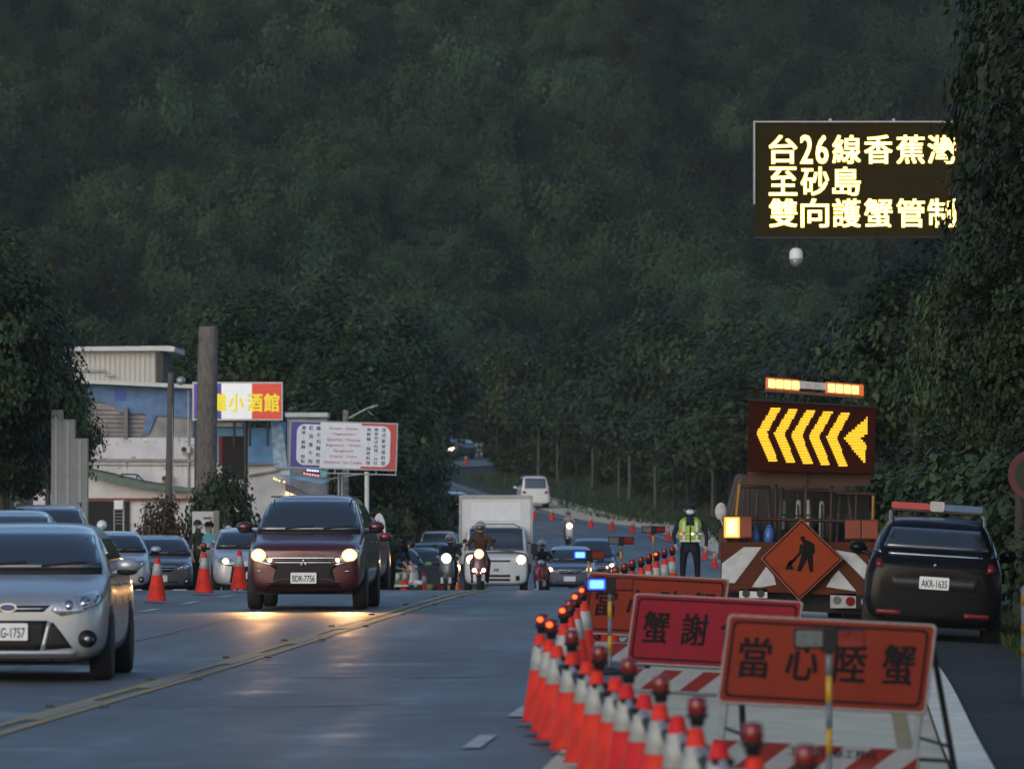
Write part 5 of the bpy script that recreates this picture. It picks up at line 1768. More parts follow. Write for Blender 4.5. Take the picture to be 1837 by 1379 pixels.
# tail board with chevrons
b = MB(); quad_(b, [(1293, 972), (1572, 972), (1572, 1062), (1293, 1062)], -.02, .04); tb = b.build('tailboard', M['lorry_orange'], lor)
b = MB()
for q in ([(1334, 981), (1366, 981), (1318, 1045), (1294, 1045), (1295, 1010)], [(1374, 1016), (1388, 1032), (1392, 1048), (1346, 1056)],
          [(1498, 986), (1534, 992), (1571, 1028), (1571, 1060)], [(1492, 1036), (1504, 1022), (1536, 1060), (1482, 1052)]):
    b = MB(); quad_(b, q, -.027, -.0215); b.build('white_chevron', M['chev_white'], tb)
b = MB(); quad_(b, [(1303, 1050), (1568, 1062), (1568, 1070), (1303, 1058)], -.06, -.03); b.build('bumper_bar', M['lorry_orange'], lor)
def tail_box(x0, x1, y0, y1, lens, m):
    b = MB(); quad_(b, [(x0, y0), (x1, y0), (x1, y1), (x0, y1)], -.06, .05); t = b.build('tail_light', M[m], lor)
    for px, py, r, mm in lens:
        u, v = L_(px, py)
        b = MB(); b.prism(circ(u, v, r / LS, 16), -.075, -.06); b.build('lens', M[mm], t)
tail_box(1326, 1376, 1056, 1072, [(1338, 1064, 7, 'dark_metal'), (1364, 1064, 7, 'dark_metal')], 'offwhite')
tail_box(1489, 1535, 1064, 1090, [(1501, 1076, 7.5, 'lens_clear'), (1525, 1078, 8.5, 'red_lens')], 'steel')
tail_box(1537, 1568, 1067, 1092, [(1552, 1079, 8, 'steel')], 'black')
# amber warning lamps on the corners
def corner_lamp(x0, x1, y0, y1, split, lit):
    b = MB(); quad_(b, [(x0, y0), (x1, y0), (x1, y1), (x0, y1)], -.05, .10); t = b.build('warning_lamp', M['cross_dark'], lor, bevel=.01)
    for k, (a, c) in enumerate(((x0 + 1.5, split - 1), (split + 1, x1 - 1.5))):
        b = MB(); quad_(b, [(a, y0 + 2), (c, y0 + 2), (c, y1 - 2), (a, y1 - 2)], -.075, -.05)
        b.build('lens', M['amber_on'] if (lit and k == 0) else M['amber_dull'], t, bevel=.012)
        if lit and k == 0:
            b = MB(); quad_(b, [(a + 4, y0 + 5), (c - 4, y0 + 5), (c - 4, y1 - 5), (a + 4, y1 - 5)], -.082, -.072); b.build('lit_core', M['amber_core'], t, bevel=.004)
corner_lamp(1297, 1350, 925, 966, 1328, True)
corner_lamp(1515, 1576, 931, 968, 1545, False)
for x0, y0, x1, y1 in ((1327, 868, 1321, 928), (1567, 889, 1566, 934)):
    a, c = L_(x0, y0), L_(x1, y1)
    b = MB(); b.tube([(a[0], .06, a[1]), (c[0], .06, c[1])], .022, 8); b.build('corner_post', M['lorry_yellow'], lor)
b = MB()
for x in (1305, 1345, 1520, 1560):
    a, c = L_(x, 966), L_(x, 974); b.tube([(a[0], .03, a[1] + .01), (c[0], .03, c[1])], .02, 6)
b.build('lamp_bracket', M['lorry_orange'], lor)
# cage frame that carries the board
b = MB()
for px in (1346, 1395, 1448, 1495, 1540):
    a, c = L_(px, 845), L_(px - 2, 975); b.tube([(a[0], .5, a[1]), (c[0], .5, c[1])], .022, 6)
for (p, q) in (((1330, 872), (1385, 874)), ((1420, 878), (1490, 880)), ((1505, 884), (1570, 886)), ((1330, 930), (1570, 936))):
    a, c = L_(*p), L_(*q); b.tube([(a[0], .48, a[1]), (c[0], .48, c[1])], .028, 6)
a, c = L_(1448, 840), L_(1446, 930); b.tube([(a[0], .2, a[1]), (c[0], .2, c[1])], .016, 6)
b.build('cage_frame', M['cross_dark'], lor)
b = MB(); quad_(b, [(1342, 845), (1568, 848), (1560, 872), (1346, 868)], .3, .34); b.build('cross_panel', mat('lorry_dark', (.055, .02, .012), .6, var=.3), lor)
rq = random.Random(9)
b = MB()
for k in range(9):
    px = 1340 + 24 * k + rq.uniform(-6, 6)
    a, c = L_(px, 872 + rq.uniform(0, 12)), L_(px + rq.uniform(-9, 9), 972)
    b.tube([(a[0], .7 + rq.uniform(0, .5), a[1]), (c[0], .7, c[1])], rq.uniform(.012, .03), 6)
b.build('stacked_poles', M['bark'], lor)
for k in range(6):
    b = MB(); px = 1350 + 36 * k + rq.uniform(-8, 8)
    q = L_(px, 945 + rq.uniform(-12, 12)); b.ell((q[0], 1.05 + rq.uniform(-.15, .15), q[1]), (rq.uniform(.08, .16), .12, rq.uniform(.10, .22)), 10); b.build('bundled_tarp', M['tarp'], lor)
b = MB(); quad_(b, [(1330, 872), (1568, 886), (1568, 975), (1330, 975)], 1.4, 1.44); b.build('inner_screen', M['tarp'], lor)
# arrow board
b = MB(); quad_(b, [(1343, 717), (1573, 730), (1568, 850), (1340, 845)], -.02, .10); ab = b.build('arrow_board', mat('arrow_board_face', (.035, .008, .005), .85, spec=.08, var=.15), lor, bevel=.012)
b = MB(); quad_(b, [(1341, 714.5), (1574, 728), (1574, 732), (1341, 719)], -.06, .10); b.build('board_hood', M['black'], ab)
chev = []
for k in range(5):
    o = 31.2 * k
    sk = 2.2 * k
    chev.append([(1384 + o, 731 + sk), (1401 + o, 731 + sk), (1376 + o, 776 + sk), (1396 + o, 829 + sk * .9), (1379 + o, 828 + sk * .9), (1357 + o, 776 + sk)])
chev.append([(1513, 785), (1557, 747), (1555, 777), (1543, 787), (1554, 797), (1551, 832)])
def rows_of(poly, step=4.6, gap=.7):
    out = []
    ys = [q[1] for q in poly]
    y = min(ys)
    while y < max(ys) - .5:
        yy = y + step / 2
        xs = []
        for (xa, ya), (xb, yb) in zip(poly, poly[1:] + poly[:1]):
            if (ya <= yy) != (yb <= yy):
                xs.append(xa + (xb - xa) * (yy - ya) / (yb - ya))
        xs.sort()
        for x0, x1 in zip(xs[::2], xs[1::2]):
            x0, x1 = round(x0 / 2.0) * 2.0, round(x1 / 2.0) * 2.0
            if x1 - x0 > 1:
                out.append((x0, x1, y + gap / 2, y + step - gap / 2))
        y += step
    return out
for c in chev:
    b = MB()
    for x0, x1, ya, yb in rows_of(c):
        quad_(b, [(x0, ya), (x1, ya), (x1, yb), (x0, yb)], -.032, -.0215)
    b.build('lit_chevron', M['amber_arrow'], ab)
# light bar
b = MB(); quad_(b, [(1372, 697), (1548, 710), (1548, 716), (1372, 703)], -.10, .14); bar_ = b.build('light_bar', mat('bar_base', (.10, .03, .012), .5, var=.2), lor, bevel=.01)
for xa, xb in ((1374, 1434), (1481, 1549)):
    b = MB(); ya, yb = 677 + (xa - 1378) * .076, 677 + (xb - 1378) * .076
    quad_(b, [(xa, ya), (xb, yb), (xb, yb + 22), (xa, ya + 22)], -.085, .12); b.build('amber_cover', M['amber_haze'], bar_, bevel=.015)
b = MB()
for px in (1376, 1545):
    a, c = L_(px, 700), L_(px, 722); b.tube([(a[0], .03, a[1]), (c[0], .03, c[1])], .02, 6)
b.build('bar_bracket', M['dark_metal'], bar_)
b = MB(); quad_(b, [(1433, 683), (1482, 687), (1482, 700), (1433, 697)], -.09, .13); b.build('centre_panel', M['pale_cloth'], bar_, bevel=.01)
for k in range(4):
    for x0 in (1378, 1485):
        xa = x0 + k * 14.2
        ya = 680 + (xa - 1378) * .076
        b = MB(); quad_(b, [(xa, ya), (xa + 12.5, ya + .9), (xa + 12.5, ya + 15.9), (xa, ya + 15)], -.11, .12); b.build('lit_lens', M['amber_bar'], bar_, bevel=.012)
# diamond works sign hung on the tailboard
pv = [L_(1437, 930), L_(1511, 1002), L_(1432, 1076), L_(1364, 1001)]
dsg = thing('diamond_sign', 'orange diamond road works sign with a digging figure hung on the lorry tailboard', 'road sign', lp, 0, None, LROLL)
b = MB(); b.prism(pv, -.20, -.185); ds = b.build('sign_plate', M['sign_edge'], dsg)
cx, cz = sum(q[0] for q in pv) / 4, sum(q[1] for q in pv) / 4
def inset(k):
    return [(cx + (a - cx) * k, cz + (c - cz) * k) for a, c in pv]
b = MB(); b.prism(inset(.985), -.204, -.20); b.build('face', mat('diamond_orange', (.24, .038, .009), .65, spec=.15, var=.1), ds)
b = MB(); o_, i_ = inset(.955), inset(.915)
b.add([(a, -.2065, c) for a, c in o_] + [(a, -.2065, c) for a, c in i_], [(k, (k + 1) % 4, 4 + (k + 1) % 4, 4 + k) for k in range(4)])
b.build('border_line', M['ink'], ds)
b = MB()
def q_(pts):
    b.add([(L_(*p)[0], -.2068, L_(*p)[1]) for p in pts], [tuple(range(len(pts)))])
q_([(1434, 963), (1440, 960), (1444, 965), (1444, 971), (1437, 971)])                      # head
q_([(1439, 971), (1448, 968), (1460, 976), (1461, 990), (1457, 994), (1437, 994)])          # trunk
q_([(1437, 993.5), (1457, 993.5), (1458, 1025), (1451, 1025), (1447, 1002), (1436, 1024), (1428, 1024)])  # legs
q_([(1438, 976), (1437, 992), (1424, 1006), (1420, 1003), (1432, 990), (1434, 975)])        # arm
q_([(1424, 1001), (1427, 1004), (1414, 1014), (1411, 1011)])                               # shovel
q_([(1407, 1021), (1411, 1011), (1416, 1004), (1422, 1003), (1420, 1014), (1424, 1021)])    # heap
b.build('works_figure', M['ink'], ds)
# load in the bed
for k, (px, y0, y1, w) in enumerate([(1409, 897, 930, 11), (1438, 897, 934, 9), (1455, 896, 933, 9), (1480, 899, 945, 9)]):
    t = thing('pale_roll', '%s pale upright roll standing in the lorry bed above the diamond sign' % ORD[k], 'roll', lp, 0, 'pale rolls in the lorry bed', LROLL)
    a, c = L_(px, y0), L_(px - 1, y1 + 20)
    b = MB(); b.tube([(a[0], 1.0, a[1]), (a[0], 1.0, a[1] - .03), ((a[0] + c[0]) / 2, 1.0, (a[1] + c[1]) / 2), (c[0], 1.0, c[1])], [w / LS * .3, w / LS * .5, w / LS * .58, w / LS * .5], 12)
    b.build('roll', M['pale_roll'], t)
    b = MB(); mid = ((a[0] + c[0]) / 2, 1.0, (a[1] + c[1]) / 2); b.lathe([(w / LS * .60, -.012), (w / LS * .60, .012)], 12, T(*mid)); b.build('strap', M['dark_metal'], t)
for k, (px, y0) in enumerate([(1358, 946), (1381, 945)]):
    t = thing('blue_canister', ['tapered blue canister behind the lorry tailboard', 'stout blue canister beside the tapered one behind the lorry tailboard'][k], 'canister', lp, 0, None, LROLL)
    a = L_(px, y0)
    b = MB(); b.lathe([(.055 + .02 * k, -.28), (.055 + .02 * k, -.10), (.02 + .03 * k, -.03), (.012 + .025 * k, 0)], 14, T(a[0], .22, a[1])); b.build('canister_body', M['bottle_blue'], t)
    b = MB(); b.lathe([(.02 + .02 * k, 0), (.02 + .02 * k, .025)], 12, T(a[0], .22, a[1])); b.build('cap', M['bottle_blue'], t)

# ------------------------------------------------------------------ message sign over the road
VD = 152.0
def V_(px, py):
    return PX(px, VD), PZ(py, VD)
M['vms_face'] = mat('message_board_face', (.030, .023, .008), .85, spec=.05, var=.15, scale=3)
x0, z1 = V_(1355, 220); x1, z0 = V_(1740, 424)
vms = thing('message_sign', 'large black LED message sign showing three lines of yellow writing above the verge', 'message sign', (PX(1905, VD), VD, g(PX(1905, VD), VD)))
vl = vms.location.copy()
def vb(b, name, m, parent=None, bevel=0):
    return b.build(name, m, parent or vms, bevel=bevel, mx=Matrix.Translation(-vl))
b = MB(); b.box(x0, x1, VD, VD + .45, z0, z1); hs = vb(b, 'housing', M['vms_face'])
e = .035
b = MB()
b.box(x0 - e, x1 + e, VD - .06, VD + .46, z1 + .002, z1 + e); b.box(x0 - e, x0 - .002, VD - .06, VD + .46, z0 + .7, z1); b.box(x1 + .002, x1 + e, VD - .06, VD + .46, z0 + .9, z1)
for px in (1490, 1604):
    b.box(V_(px, 0)[0] - .03, V_(px, 0)[0] + .03, VD + .1, VD + .2, z1 + e, z1 + e + .06)
vb(b, 'rim', M['steel'])
b = MB(); b.box(x0 - .01, x1 + .01, VD + .02, VD + .47, z0 - .03, z0 - .002); vb(b, 'sill', M['dark_metal'])
rows = [(268, [('台', 1405), ('2', 1447), ('6', 1475), ('線', 1519), ('香', 1576), ('蕉', 1634), ('灣', 1690)]),
        (325, [('至', 1405), ('砂', 1462), ('島', 1519)]),
        (382, [('雙', 1405), ('向', 1462), ('護', 1519), ('蟹', 1576), ('管', 1634), ('制', 1690)])]
b, be = MB(), MB()
px_m = VD / F
for py, chars in rows:
    for ch, px in chars:
        cx, cz = V_(px, py)
        wpx = 22 if ch in '26' else 52
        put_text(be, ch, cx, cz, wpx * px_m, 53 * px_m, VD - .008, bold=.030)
        put_text(b, ch, cx, cz, wpx * px_m * .96, 50.5 * px_m, VD - .012, bold=.010)
vb(b, 'lit_writing', M['vms_on'], hs)
vb(be, 'painted_halo', M['vms_halo'], hs)  # bolder amber copy that paints the halo round the lit writing
# gantry arm, post and camera dome
b = MB()
for py in (238, 395):
    a = V_(1738, py); b.tube([(a[0], VD + .3, a[1]), (vl.x, VD + .3, a[1])], .07, 10)
vb(b, 'arm', M['steel'])
b = MB(); b.tube([(vl.x, VD + .3, vl.z - .1), (vl.x, VD + .3, PZ(200, VD))], [.17, .13], 14); vb(b, 'post', M['steel'])
b = MB(); a, c = V_(1430, 424), V_(1430, 449); b.tube([(a[0], VD + .2, a[1]), (c[0], VD + .2, c[1])], .02, 8); vb(b, 'camera_stem', M['dark_metal'])
cx, cz = V_(1429, 462)
b = MB(); b.lathe([(.03, .22), (.10, .20), (.145, .12), (.15, .0), (.148, -.03)], 20, T(cx, VD + .2, cz)); cm = vb(b, 'camera_dome', M['white'])
b = MB(); b.lathe([(.135, -.035), (.14, -.06), (.12, -.13), (.07, -.18), (.01, -.20)], 20, T(cx, VD + .2, cz)); vb(b, 'dome_glass', M['steel'], cm)
# signs at the edge of the photo
p_ = at(1852, 82)
t = thing('round_sign', 'round sign with a red ring half hidden by leaves beside the path', 'road sign', p_, .2)
zc = PZ(852, 82) - p_.z
b = MB(); b.prism(circ(0, zc, .30, 28), -.02, 0); sg = b.build('sign_plate', mat('sign_dull_dark', (.03, .035, .022), .5, var=.2), t)
b = MB(); o_, i_ = circ(0, zc, .295, 28), circ(0, zc, .225, 28); b.add([(a, -.023, c) for a, c in o_] + [(a, -.023, c) for a, c in i_], [(k, (k + 1) % 28, 28 + (k + 1) % 28, 28 + k) for k in range(28)]); b.build('red_ring', mat('dull_red', (.13, .030, .028), .5, var=.2), sg)
b = MB(); b.tube([(0, .03, 0), (0, .03, zc + .25)], .035, 10); b.build('post', M['steel'], t)
p_ = at(1841, 66)
t = thing('marker_post', 'dark marker post with yellow bands at the path edge, cut by the photo edge', 'post', p_, 0)
b = MB(); b.lathe([(.05, 0), (.05, 1.05), (.03, 1.09)], 14); mp = b.build('post', M['post_grey'], t)
for z in (.42, .62, .90):
    b = MB(); b.lathe([(.0525, z), (.0525, z + .10)], 14); b.build('yellow_band', mat('dull_yellow', (.20, .11, .01), .6, var=.2), mp)
# thin overhead line
b = MB()
a, c = pt(745, 748, 300), pt(1420, 737, 172)
pts = [a.lerp(c, s) + Vector((0, 0, -1.1 * s * (1 - s))) for s in np.linspace(0, 1, 14)]
b.tube(pts, .008, 5)
tag(b.build('overhead_cable', M['dark_metal']), 'thin overhead cable crossing the road between the grove and the lorry', 'cable')
# fence on the outside of the far bend
t = thing('bend_fence', 'low pale railing along the outside of the far bend', 'fence', pt(858, 818, 538))
tl = Vector(t.location)
pp = [at(826 + 9.5 * k, 537 + 1.1 * k) - tl for k in range(8)]
for k, q in enumerate(pp):
    b = MB(); b.tube([q + Vector((0, 0, -.1)), q + Vector((0, 0, .85))], .05, 6); b.build('fence_post', M['kerb'], t)
b = MB()
for h in (.35, .75):
    b.tube([q + Vector((0, -.06, h)) for q in pp], .04, 6)
b.build('rail', M['kerb'], t)
# ------------------------------------------------------------------ restaurant, signs and poles on the other side
M['wall_white'] = mat('stained_white_wall', (.58, .57, .575), .85, var=.16, scale=1.6)
M['wall_grey'] = mat('weathered_wall', (.25, .24, .235), .9, var=.3, scale=2.5)
M['cladding'] = mat('pale_cladding', (.48, .465, .43), .6, .1, var=.06, scale=2)
M['blue_tarp'] = mat('blue_tarpaulin', (.085, .17, .34), .55, var=.35, scale=3.5, bump=.8)
M['blue_wall'] = mat('painted_blue_wall', (.13, .28, .46), .75, var=.2, scale=3)
M['green_strip'] = mat('green_awning', (.12, .17, .15), .8, var=.2, scale=4)
M['wood'] = mat('weathered_wood', (.19, .18, .175), .9, var=.45, scale=5, stretch=(1, 1, 5))
M['concrete'] = mat('grey_concrete', (.21, .20, .19), .9, var=.25, scale=4, stretch=(1, 1, .3))
BD = 198.0
def B_(px, py, d=BD):
    return PX(px, d), PZ(py, d)
bp = at(300, BD)
bld = thing('restaurant_building', 'shabby two-storey restaurant with blue tarpaulin upper floor, white walls and pale roof block', 'building', bp)
def bb(b, name, m, parent=None, bevel=0):
    return b.build(name, m, parent or bld, bevel=bevel, mx=Matrix.Translation(-bp))
def bq(b, pts, d0, d1, m=0):
    return b.prism([B_(*q) for q in pts], d0, d1, None, m)
D = BD
b = MB(); bq(b, [(60, 785), (460, 785), (460, 1075), (60, 1075)], D, D + 8); wl = bb(b, 'wall', M['wall_white'])
b = MB(); bq(b, [(90, 822), (455, 824), (455, 829), (90, 827)], D - .10, D - .003); bq(b, [(90, 832), (455, 834), (455, 836), (90, 834)], D - .06, D - .003); bb(b, 'ledge', M['wall_grey'], wl)
rr_ = random.Random(4)
b = MB()
for k in range(26):
    px, py = rr_.uniform(150, 345), rr_.choice([778, 780, 790, 795, 819, 821, 838]) + rr_.uniform(-1, 2)
    w_, h_ = rr_.uniform(3, 14), rr_.uniform(1, 3)
    bq(b, [(px, py), (px + w_, py + rr_.uniform(-.5, 1)), (px + w_ * .8, py + h_), (px + w_ * .2, py + h_ * .8)], D - .012, D - .003)
bb(b, 'peeling_stains', M['wall_grey'], wl)
b = MB()
for k in range(22):
    px, py = rr_.uniform(150, 345), rr_.choice([786, 829, 838])
    h_ = rr_.uniform(6, 26)
    bq(b, [(px, py), (px + rr_.uniform(1, 2.5), py), (px + 1, py + h_), (px + .4, py + h_)], D - .008, D - .003)
bb(b, 'drip_stains', mat('drip_stain', (.40, .39, .37), .9, var=.2), wl)
for px, py in ((325, 800), (290, 852)):
    b = MB(); bq(b, [(px, py), (px + 17, py + .5), (px + 17, py + 12), (px, py + 11.5)], D - .35, D - .003); ac = bb(b, 'air_conditioner', M['offwhite'])
    b = MB(); q = B_(px + 6, py + 6); b.prism(circ(q[0], q[1], .075, 14), D - .365, D - .352); bb(b, 'fan_grille', M['dark_metal'], ac)
b = MB(); a, c = B_(338, 700), B_(338, 880); b.tube([(a[0], D - .06, a[1]), (c[0], D - .06, c[1])], .03, 6); bb(b, 'down_pipe', M['steel'])
# upper floor: weathered wall and blue tarpaulin
b = MB(); bq(b, [(100, 690), (345, 697), (345, 786), (100, 786)], D + .25, D + 7.5); up = bb(b, 'upper_wall', M['wall_grey'])
b = MB()
bq(b, [(110, 683), (343, 694), (343, 750), (322, 748), (280, 745), (266, 778), (256, 778), (262, 742), (215, 740), (205, 730), (190, 722), (110, 716)], D + .17, D + .24)
bb(b, 'tarpaulin', M['blue_tarp'])
b = MB(); bq(b, [(205, 697), (225, 698), (225, 718), (205, 718)], D + .15, D + .168); bb(b, 'tarpaulin_patch', mat('bright_tarp', (.04, .09, .38), .5, var=.15), )
b = MB()
for py in (733, 741, 748, 756, 764, 772, 779):
    bq(b, [(140, py), (268, py + 2), (268, py + 3), (140, py + 1.4)], D + .19, D + .248)
bb(b, 'boarding', M['wood'], up)
b = MB(); bq(b, [(222, 730), (229, 730), (229, 788), (222, 788)], D - .02, D + .12); bq(b, [(128, 745), (138, 745), (138, 790), (128, 790)], D - .02, D + .12); bb(b, 'post', M['concrete'])
b = MB(); bq(b, [(95, 678), (348, 690), (348, 697), (95, 685)], D - .5, D + 7.6); bb(b, 'lower_roof', M['offwhite'])
# pale roof block with corrugated cladding
b = MB(); bq(b, [(100, 629), (285, 627), (285, 690), (100, 684)], D + .6, D + 6); pb = bb(b, 'roof_block', M['cladding'])
b = MB()
for px in range(130, 284, 9):
    bq(b, [(px, 631), (px + 1.6, 631), (px + 1.6, 684), (px, 684)], D + .57, D + .598)
bb(b, 'cladding_rib', M['cladding'], pb)
b = MB(); bq(b, [(95, 622), (302, 620), (313, 622), (312, 630), (285, 628.5), (95, 629.5)], D + .2, D + 6.3); bb(b, 'roof', M['offwhite'], pb)
b = MB(); bq(b, [(278, 631), (291, 631), (291, 684), (285, 686), (278, 686)], D + .45, D + .59); bb(b, 'corner_panel', M['dark_metal'], pb)
b = MB(); x_, z0_, z1_ = B_(285, 0)[0], B_(0, 689)[1], B_(0, 629)[1]; b.box(x_ + .003, x_ + .04, D + .6, D + 5.9, z0_, z1_); bb(b, 'side_cladding', M['dark_metal'], pb)
b = MB(); a, c = B_(122, 664), B_(186, 665); b.tube([(a[0], D + .5, a[1]), (c[0], D + .5, c[1]), (c[0] + .05, D + .4, c[1] - .12), (c[0] + .28, D + .4, c[1] - .14)], .035, 6); bb(b, 'drain_pipe', M['steel'], pb)
# sloping awning strip on the lower wall
b = MB(); bq(b, [(150, 838), (200, 849), (255, 862), (300, 869), (345, 875), (345, 881), (300, 880), (240, 874), (190, 862), (150, 850)], D - .5, D - .003); aw = bb(b, 'awning', M['green_strip'])
b = MB(); bq(b, [(150, 836.5), (200, 847), (255, 860.5), (300, 868), (300, 869.2), (255, 862), (200, 849.5), (150, 839)], D - .55, D - .45); bb(b, 'awning_edge', M['dark_metal'], aw)
b = MB(); bq(b, [(150, 893), (345, 893), (345, 897), (150, 897)], D - .2, D - .003); bb(b, 'red_band', mat('red_band', (.22, .06, .045), .8, var=.2), wl)
b = MB(); bq(b, [(150, 899), (232, 899), (232, 960), (150, 960)], D - .10, D - .003); bb(b, 'dark_opening', M['black'], wl)
b = MB(); 
for a_, c_ in (((220, 850), (248, 851)), ((220, 850), (220, 856)), ((248, 851), (248, 858)), ((248, 851), (262, 864))):
    a, c = B_(*a_), B_(*c_); b.tube([(a[0], D - .6, a[1]), (c[0], D - .6, c[1])], .02, 5)
bb(b, 'bracket', M['dark_metal'])
# near wing with blue painted wall, dark doorway and lit entrance
D2 = BD - 4
def wq(b, pts, d0, d1):
    return b.prism([B_(q[0], q[1], D2) for q in pts], d0, d1)
b = MB(); wq(b, [(384, 765), (492, 768), (505, 755), (505, 830), (384, 830)], D2, D2 + 3.9); wg = bb(b, 'blue_wing', M['blue_wall'])
b = MB(); wq(b, [(486, 756), (500, 752), (508, 770), (516, 840), (492, 840)], D2 - .12, D2 - .003); bb(b, 'peeling_pilaster', mat('pale_blue_wall', (.30, .40, .48), .8, var=.45, scale=6), wg)
b = MB(); wq(b, [(399, 782), (439, 782), (439, 860), (399, 860)], D2 - .12, D2 - .003); bb(b, 'doorway', mat('dark_doorway', (.018, .012, .012), .9, var=.3), wg)
b = MB(); wq(b, [(393, 782), (399, 782), (399, 830), (393, 830)], D2 - .1, D2 - .003); bb(b, 'red_jamb', M['red_cloth'], wg)
b = MB(); wq(b, [(440, 834), (520, 832), (520, 1000), (440, 1000)], D2 + .05, D2 + 3.8); ww = bb(b, 'lower_wing_wall', M['wall_white'])
b = MB(); wq(b, [(446, 851), (500, 842), (500, 845), (446, 854)], D2 - .08, D2 + .045); wq(b, [(440, 831), (500, 830), (500, 833), (440, 834)], D2 - .15, D2 + .045); bb(b, 'ledge', M['wall_grey'], ww)
b = MB(); wq(b, [(384, 757), (435, 757), (435, 765), (384, 765)], D2 - .3, D2 + .2); bb(b, 'air_grille', M['steel'], wg)
b = MB(); wq(b, [(513, 880), (543, 886), (540, 940), (513, 940)], D2 - .04, D2 + .045); bb(b, 'lit_window', M['warm_on'], ww)
b = MB()
for px in (519, 527, 535):
    wq(b, [(px, 879), (px + 1.5, 879), (px + 1.5, 940), (px, 940)], D2 - .07, D2 - .045)
bb(b, 'window_bar', M['wood'], ww)
# entrance canopy: sagging blue sheet with lights, striped awning below
b = MB()
p0, p1, p2, p3 = B_(484, 850, D2), B_(596, 869, D2), B_(596, 862, D2), B_(500, 848, D2)
b.prism([B_(490, 851, D2), B_(580, 868, D2), (B_(596, 862, D2)), B_(520, 852, D2)], D2 - 1.9, D2 - .2); cn = bb(b, 'canopy', mat('canopy_blue', (.16, .30, .44), .6, var=.25, scale=4))
b = MB(); b.prism([B_(515, 868, D2), B_(596, 905, D2), B_(590, 910, D2), B_(515, 880, D2)], D2 - 1.5, D2 - .1); bb(b, 'lower_awning', mat('grey_awning', (.16, .15, .17), .8, var=.25, scale=5))
b = MB()
for px, py in ((494, 858), (498, 860), (503, 862), (512, 864)):
    a = B_(px, py, D2); b.ell((a[0], D2 - 1.0, a[1]), (.03, .03, .03), 8)
bb(b, 'string_light', M['warm_on'], cn)
b = MB(); a, c = B_(580, 861, D2), B_(650, 850, D2); b.tube([(a[0], D2 - 1, a[1]), (c[0], D2 - 1, c[1])], .025, 6); bb(b, 'canopy_pole', M['steel'], cn)
# small lit neon board above the canopy
M['neon_blue'] = glow('neon_blue', (.55, .6, 1.0), 1.6)
M['neon_red'] = glow('neon_red', (1.0, .35, .40), 1.2)
q0 = Vector((*B_(560, 852, D2 - 1.2),)).to_3d()
nb = thing('neon_board', 'small blue and red lit board standing on the canopy under the menu board', 'sign', (PX(562, D2 - 1.2), D2 - 1.2, PZ(852, D2 - 1.2)))
s = (D2 - 1.2) / F
b = MB(); b.prism([(-20 * s, 2 * s), (22 * s, -4 * s), (22 * s, 10 * s), (-8 * s, 12 * s)], 0, .06); b.build('back', M['dark_metal'], nb)
b = MB()
for k in range(5):
    b.prism(circ((-10 + k * 4.5) * s, (9 - k * .4) * s, 1.9 * s, 8), -.02, -.002)
b.build('blue_tube', M['neon_blue'], nb)
b = MB()
for k in range(6):
    b.prism(circ((-16 + k * 5) * s, (3 - k * .8) * s, 1.8 * s, 8), -.02, -.002)
b.build('red_tube', M['neon_red'], nb)
b = MB(); b.box(13 * s, 24 * s, -.1, .1, -3 * s, 8 * s); b.build('case', M['teal_cloth'], nb)

# tricolour pub sign
SD = 193.0
def S_(px, py, d=SD):
    return PX(px, d), PZ(py, d)
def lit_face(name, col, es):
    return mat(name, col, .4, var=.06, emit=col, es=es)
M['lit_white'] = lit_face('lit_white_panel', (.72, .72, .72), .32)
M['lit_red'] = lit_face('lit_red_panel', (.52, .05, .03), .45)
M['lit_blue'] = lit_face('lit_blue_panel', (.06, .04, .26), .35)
M['sign_yellow'] = lit_face('lit_yellow_letter', (.75, .62, .02), .35)
def center(px, d):
    return Vector((PX(px, d), d, g(PX(px, d), d)))
c = center(428, SD)
sg = thing('tricolour_sign', 'lit tricolour sign in blue, white and red with yellow writing behind the thick trunk', 'sign', c)
def sb(b, name, m, parent=None, bevel=0):
    return b.build(name, m, parent or sg, bevel=bevel, mx=Matrix.Translation(-c))
def sq(b, x0, x1, y0, y1, d0, d1, d=SD):
    a, e = S_(x0, y0, d), S_(x1, y1, d)
    b.box(a[0], e[0], d0, d1, e[1], a[1])
b = MB(); sq(b, 345, 507, 685, 754, SD, SD + .25); fr = sb(b, 'frame', M['offwhite'])
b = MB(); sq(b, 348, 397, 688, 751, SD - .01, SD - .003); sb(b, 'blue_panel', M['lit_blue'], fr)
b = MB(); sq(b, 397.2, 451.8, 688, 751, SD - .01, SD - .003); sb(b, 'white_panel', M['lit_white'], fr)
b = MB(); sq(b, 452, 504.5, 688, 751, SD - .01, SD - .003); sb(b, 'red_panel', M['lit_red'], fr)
b = MB()
for ch, px in (('灘', 393), ('小', 424), ('酒', 457), ('館', 487)):
    a = S_(px, 722)
    put_text(b, ch, a[0], a[1], 28 * SD / F, 33 * SD / F, SD - .0125, bold=.03)
sb(b, 'lettering', M['sign_yellow'], fr)
b = MB()
for px in (420, 448, 480):
    a, e = S_(px, 754), S_(px, 800); b.tube([(a[0], SD + .15, a[1]), (e[0], SD + .15, e[1])], .04, 6)
sb(b, 'support', M['dark_metal'])
b = MB()
for px in (352, 440):
    a = S_(px, 754); b.tube([(a[0], SD + .2, a[1]), (a[0], SD + .2, c.z - .2)], .06, 8)
sb(b, 'post', M['dark_metal'])

